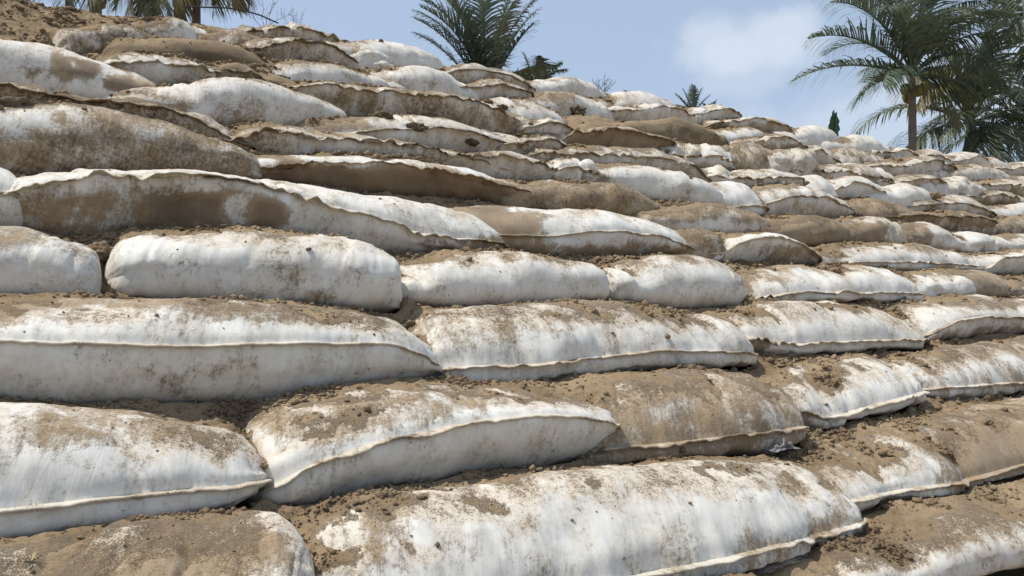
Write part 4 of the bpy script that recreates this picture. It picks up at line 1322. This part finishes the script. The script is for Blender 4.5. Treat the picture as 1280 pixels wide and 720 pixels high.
# broad green leaf standing over the crest at x = 1040
c_ = at_depth(1041, 176, 17.5)
root = empty('banana_plant', (c_[0], c_[1], 0))
tag(root, 'single dark green broad leaf tip standing above the crest', 'plant')
n = 14
s = np.linspace(0, 1, n)
V, F = [], []
rgt = _r
for side in (-1, 1):
    base = len(V)
    for k in range(n):
        w = .17 * math.sin(math.pi * min(.93, .12 + s[k] * .86)) ** .5 * (1 + .12 * math.sin(k * 2.1 + side))
        p0 = np.array((0, 0, c_[2] - .15 + .72 * s[k])) + _r * (.06 * s[k])
        V += [p0, p0 + _r * side * w * .55 + np.array((0, .03, .02)), p0 + _r * side * w + np.array((0, .07 * side, .06))]
    for k in range(n - 1):
        for q in range(2):
            a = base + k * 3 + q
            F.append((a, a + 1, a + 4, a + 3))
o_ = mesh_obj('leaf', np.array(V), F, M_BANANA, root, dict(age=np.zeros(len(V))))
V, F = tube([(0, 0, 0), (.02, 0, c_[2] * .5), (0, 0, c_[2]), (_r[0] * .05, _r[1] * .05, c_[2] + .5)], [.06, .05, .02, .008], 8)
mesh_obj('stem', V, F, M_BANANA, root, dict(age=np.zeros(len(V))))


def twig_shrub(px, py, dist, hgt, spread, n, label, seed, r0=.006):
    c = at_depth(px, py, dist)
    root = empty('bare_shrub', tuple(c))
    tag(root, label, 'shrub')
    rg = np.random.RandomState(seed)
    for k in range(n):
        path = [np.zeros(3)]
        d = np.array((rg.uniform(-1, 1) * spread, rg.uniform(-.5, .5) * spread, 1.0))
        Vs, Fs, off = [], [], 0
        for j in range(9):
            d = d + rg.randn(3) * .22
            d /= np.linalg.norm(d)
            path.append(path[-1] + d * hgt / 9 * rg.uniform(.7, 1.1))
        V, F = tube(path, np.linspace(r0, r0 * .3, len(path)), 4)
        Vs.append(V)
        Fs.append(F)
        off = len(V)
        for j in range(3, 9):
            d2 = d + rg.randn(3) * .8
            d2 /= np.linalg.norm(d2)
            sp = [path[j], path[j] + d2 * hgt * .10, path[j] + d2 * hgt * .2 + np.array((0, 0, .02))]
            V, F = tube(sp, [r0 * .5, r0 * .4, r0 * .2], 4)
            Vs.append(V)
            Fs.append(F + off)
            off += len(V)
        mesh_obj('branch', np.concatenate(Vs), np.concatenate(Fs), M_TWIG, root)


twig_shrub(332, 40, 7.6, .42, .5, 5, 'thin bare twigs over the crest right of left palm', 3, .003)
twig_shrub(372, 45, 7.7, .28, .8, 5, 'low bare twigs right of the taller twigs', 4, .0025)
twig_shrub(752, 122, 24, .75, .7, 9, 'small grey bare shrub over the crest', 5, .012)

# thin cable over the crest at top left
pts = [at_depth(a, b, 7.3) for a, b in [(228, 8), (255, 9), (285, 10), (305, 13), (325, 19), (348, 29)]]
pa = np.array(pts)
tt = np.linspace(0, 1, 30)
path = np.stack([np.interp(tt, np.linspace(0, 1, 6), smooth1(pa[:, c], 0)) for c in range(3)], -1)
V, F = tube(path, .0065, 6)
m, nt, b = new_mat('black_rubber', .6)
b.inputs['Base Color'].default_value = (0.03, 0.03, 0.03, 1)
o_ = mesh_obj('cable', V, F, m)
tag(o_, 'thin dark cable curving down onto the crest at top left', 'cable')

# a tuft of dry grass at the lower left
q = surf_at(40, 702)
root = None
rg = np.random.RandomState(2)
Vs, Fs, off = [], [], 0
for k in range(26):
    a = rg.uniform(0, 6.28)
    ln = rg.uniform(.02, .05)
    d = np.array((math.cos(a) * .8, math.sin(a) * .8, .8))
    p = [np.zeros(3), d * ln * .5, d * ln + np.array((0, 0, -ln * .5))]
    V, F = tube(p, [.0009, .0008, .0003], 4)
    Vs.append(V)
    Fs.append(F + off)
    off += len(V)
m, nt, b = new_mat('dry_grass', .8)
b.inputs['Base Color'].default_value = (0.42, 0.34, 0.2, 1)
o_ = mesh_obj('grass_tuft', np.concatenate(Vs), np.concatenate(Fs), m)
o_.location = tuple(q)
tag(o_, 'small tuft of dry grass on the soil at lower left', 'grass tuft')


# crumpled grey plastic scraps between bags
def scrap(px, py, w, label, seed, col):
    q = surf_at(px, py)
    dd = np.linalg.norm(q - C0)
    sz = w / F_PX * dd
    n = 34
    gx, gy = np.meshgrid(np.linspace(-.5, .5, n), np.linspace(-.5, .5, n), indexing='ij')
    z = (np.abs(fbm(gx * 7 + seed, gy * 5, gx * 0, seed, 3)) * .55) + .12
    rim = np.exp(-((gx ** 2 + gy ** 2) / .16) ** 2)
    P = np.stack([gx * (1 + .3 * z), gy * .55 + .2 * fbm(gx * 5, gy * 5, gx * 0, seed + 2, 2), z * rim * .6], -1).reshape(-1, 3) * sz
    I = np.arange(n * n).reshape(n, n)
    F = np.stack([I[:-1, :-1], I[1:, :-1], I[1:, 1:], I[:-1, 1:]], -1).reshape(-1, 4)
    m, nt, b = new_mat('plastic_film', .45)
    b.inputs['Base Color'].default_value = col
    o_ = mesh_obj('plastic_scrap', P, F, m)
    sol = o_.modifiers.new('thickness', 'SOLIDIFY')
    sol.thickness = .0015
    o_.location = tuple(q + np.array((0, -.01, .0)))
    tag(o_, label, 'plastic scrap')


scrap(972, 560, 42, 'crumpled grey plastic scrap right of the brown stained bag', 4, (0.20, 0.19, 0.18, 1))
for o_ in sc.objects:
    if o_.parent is None and 'label' in o_ and len(o_['label'].split()) > 16:
        print('LONG LABEL', len(o_['label'].split()), o_['label'])
print('bags', len(BAGS), 'soil verts', len(VS))
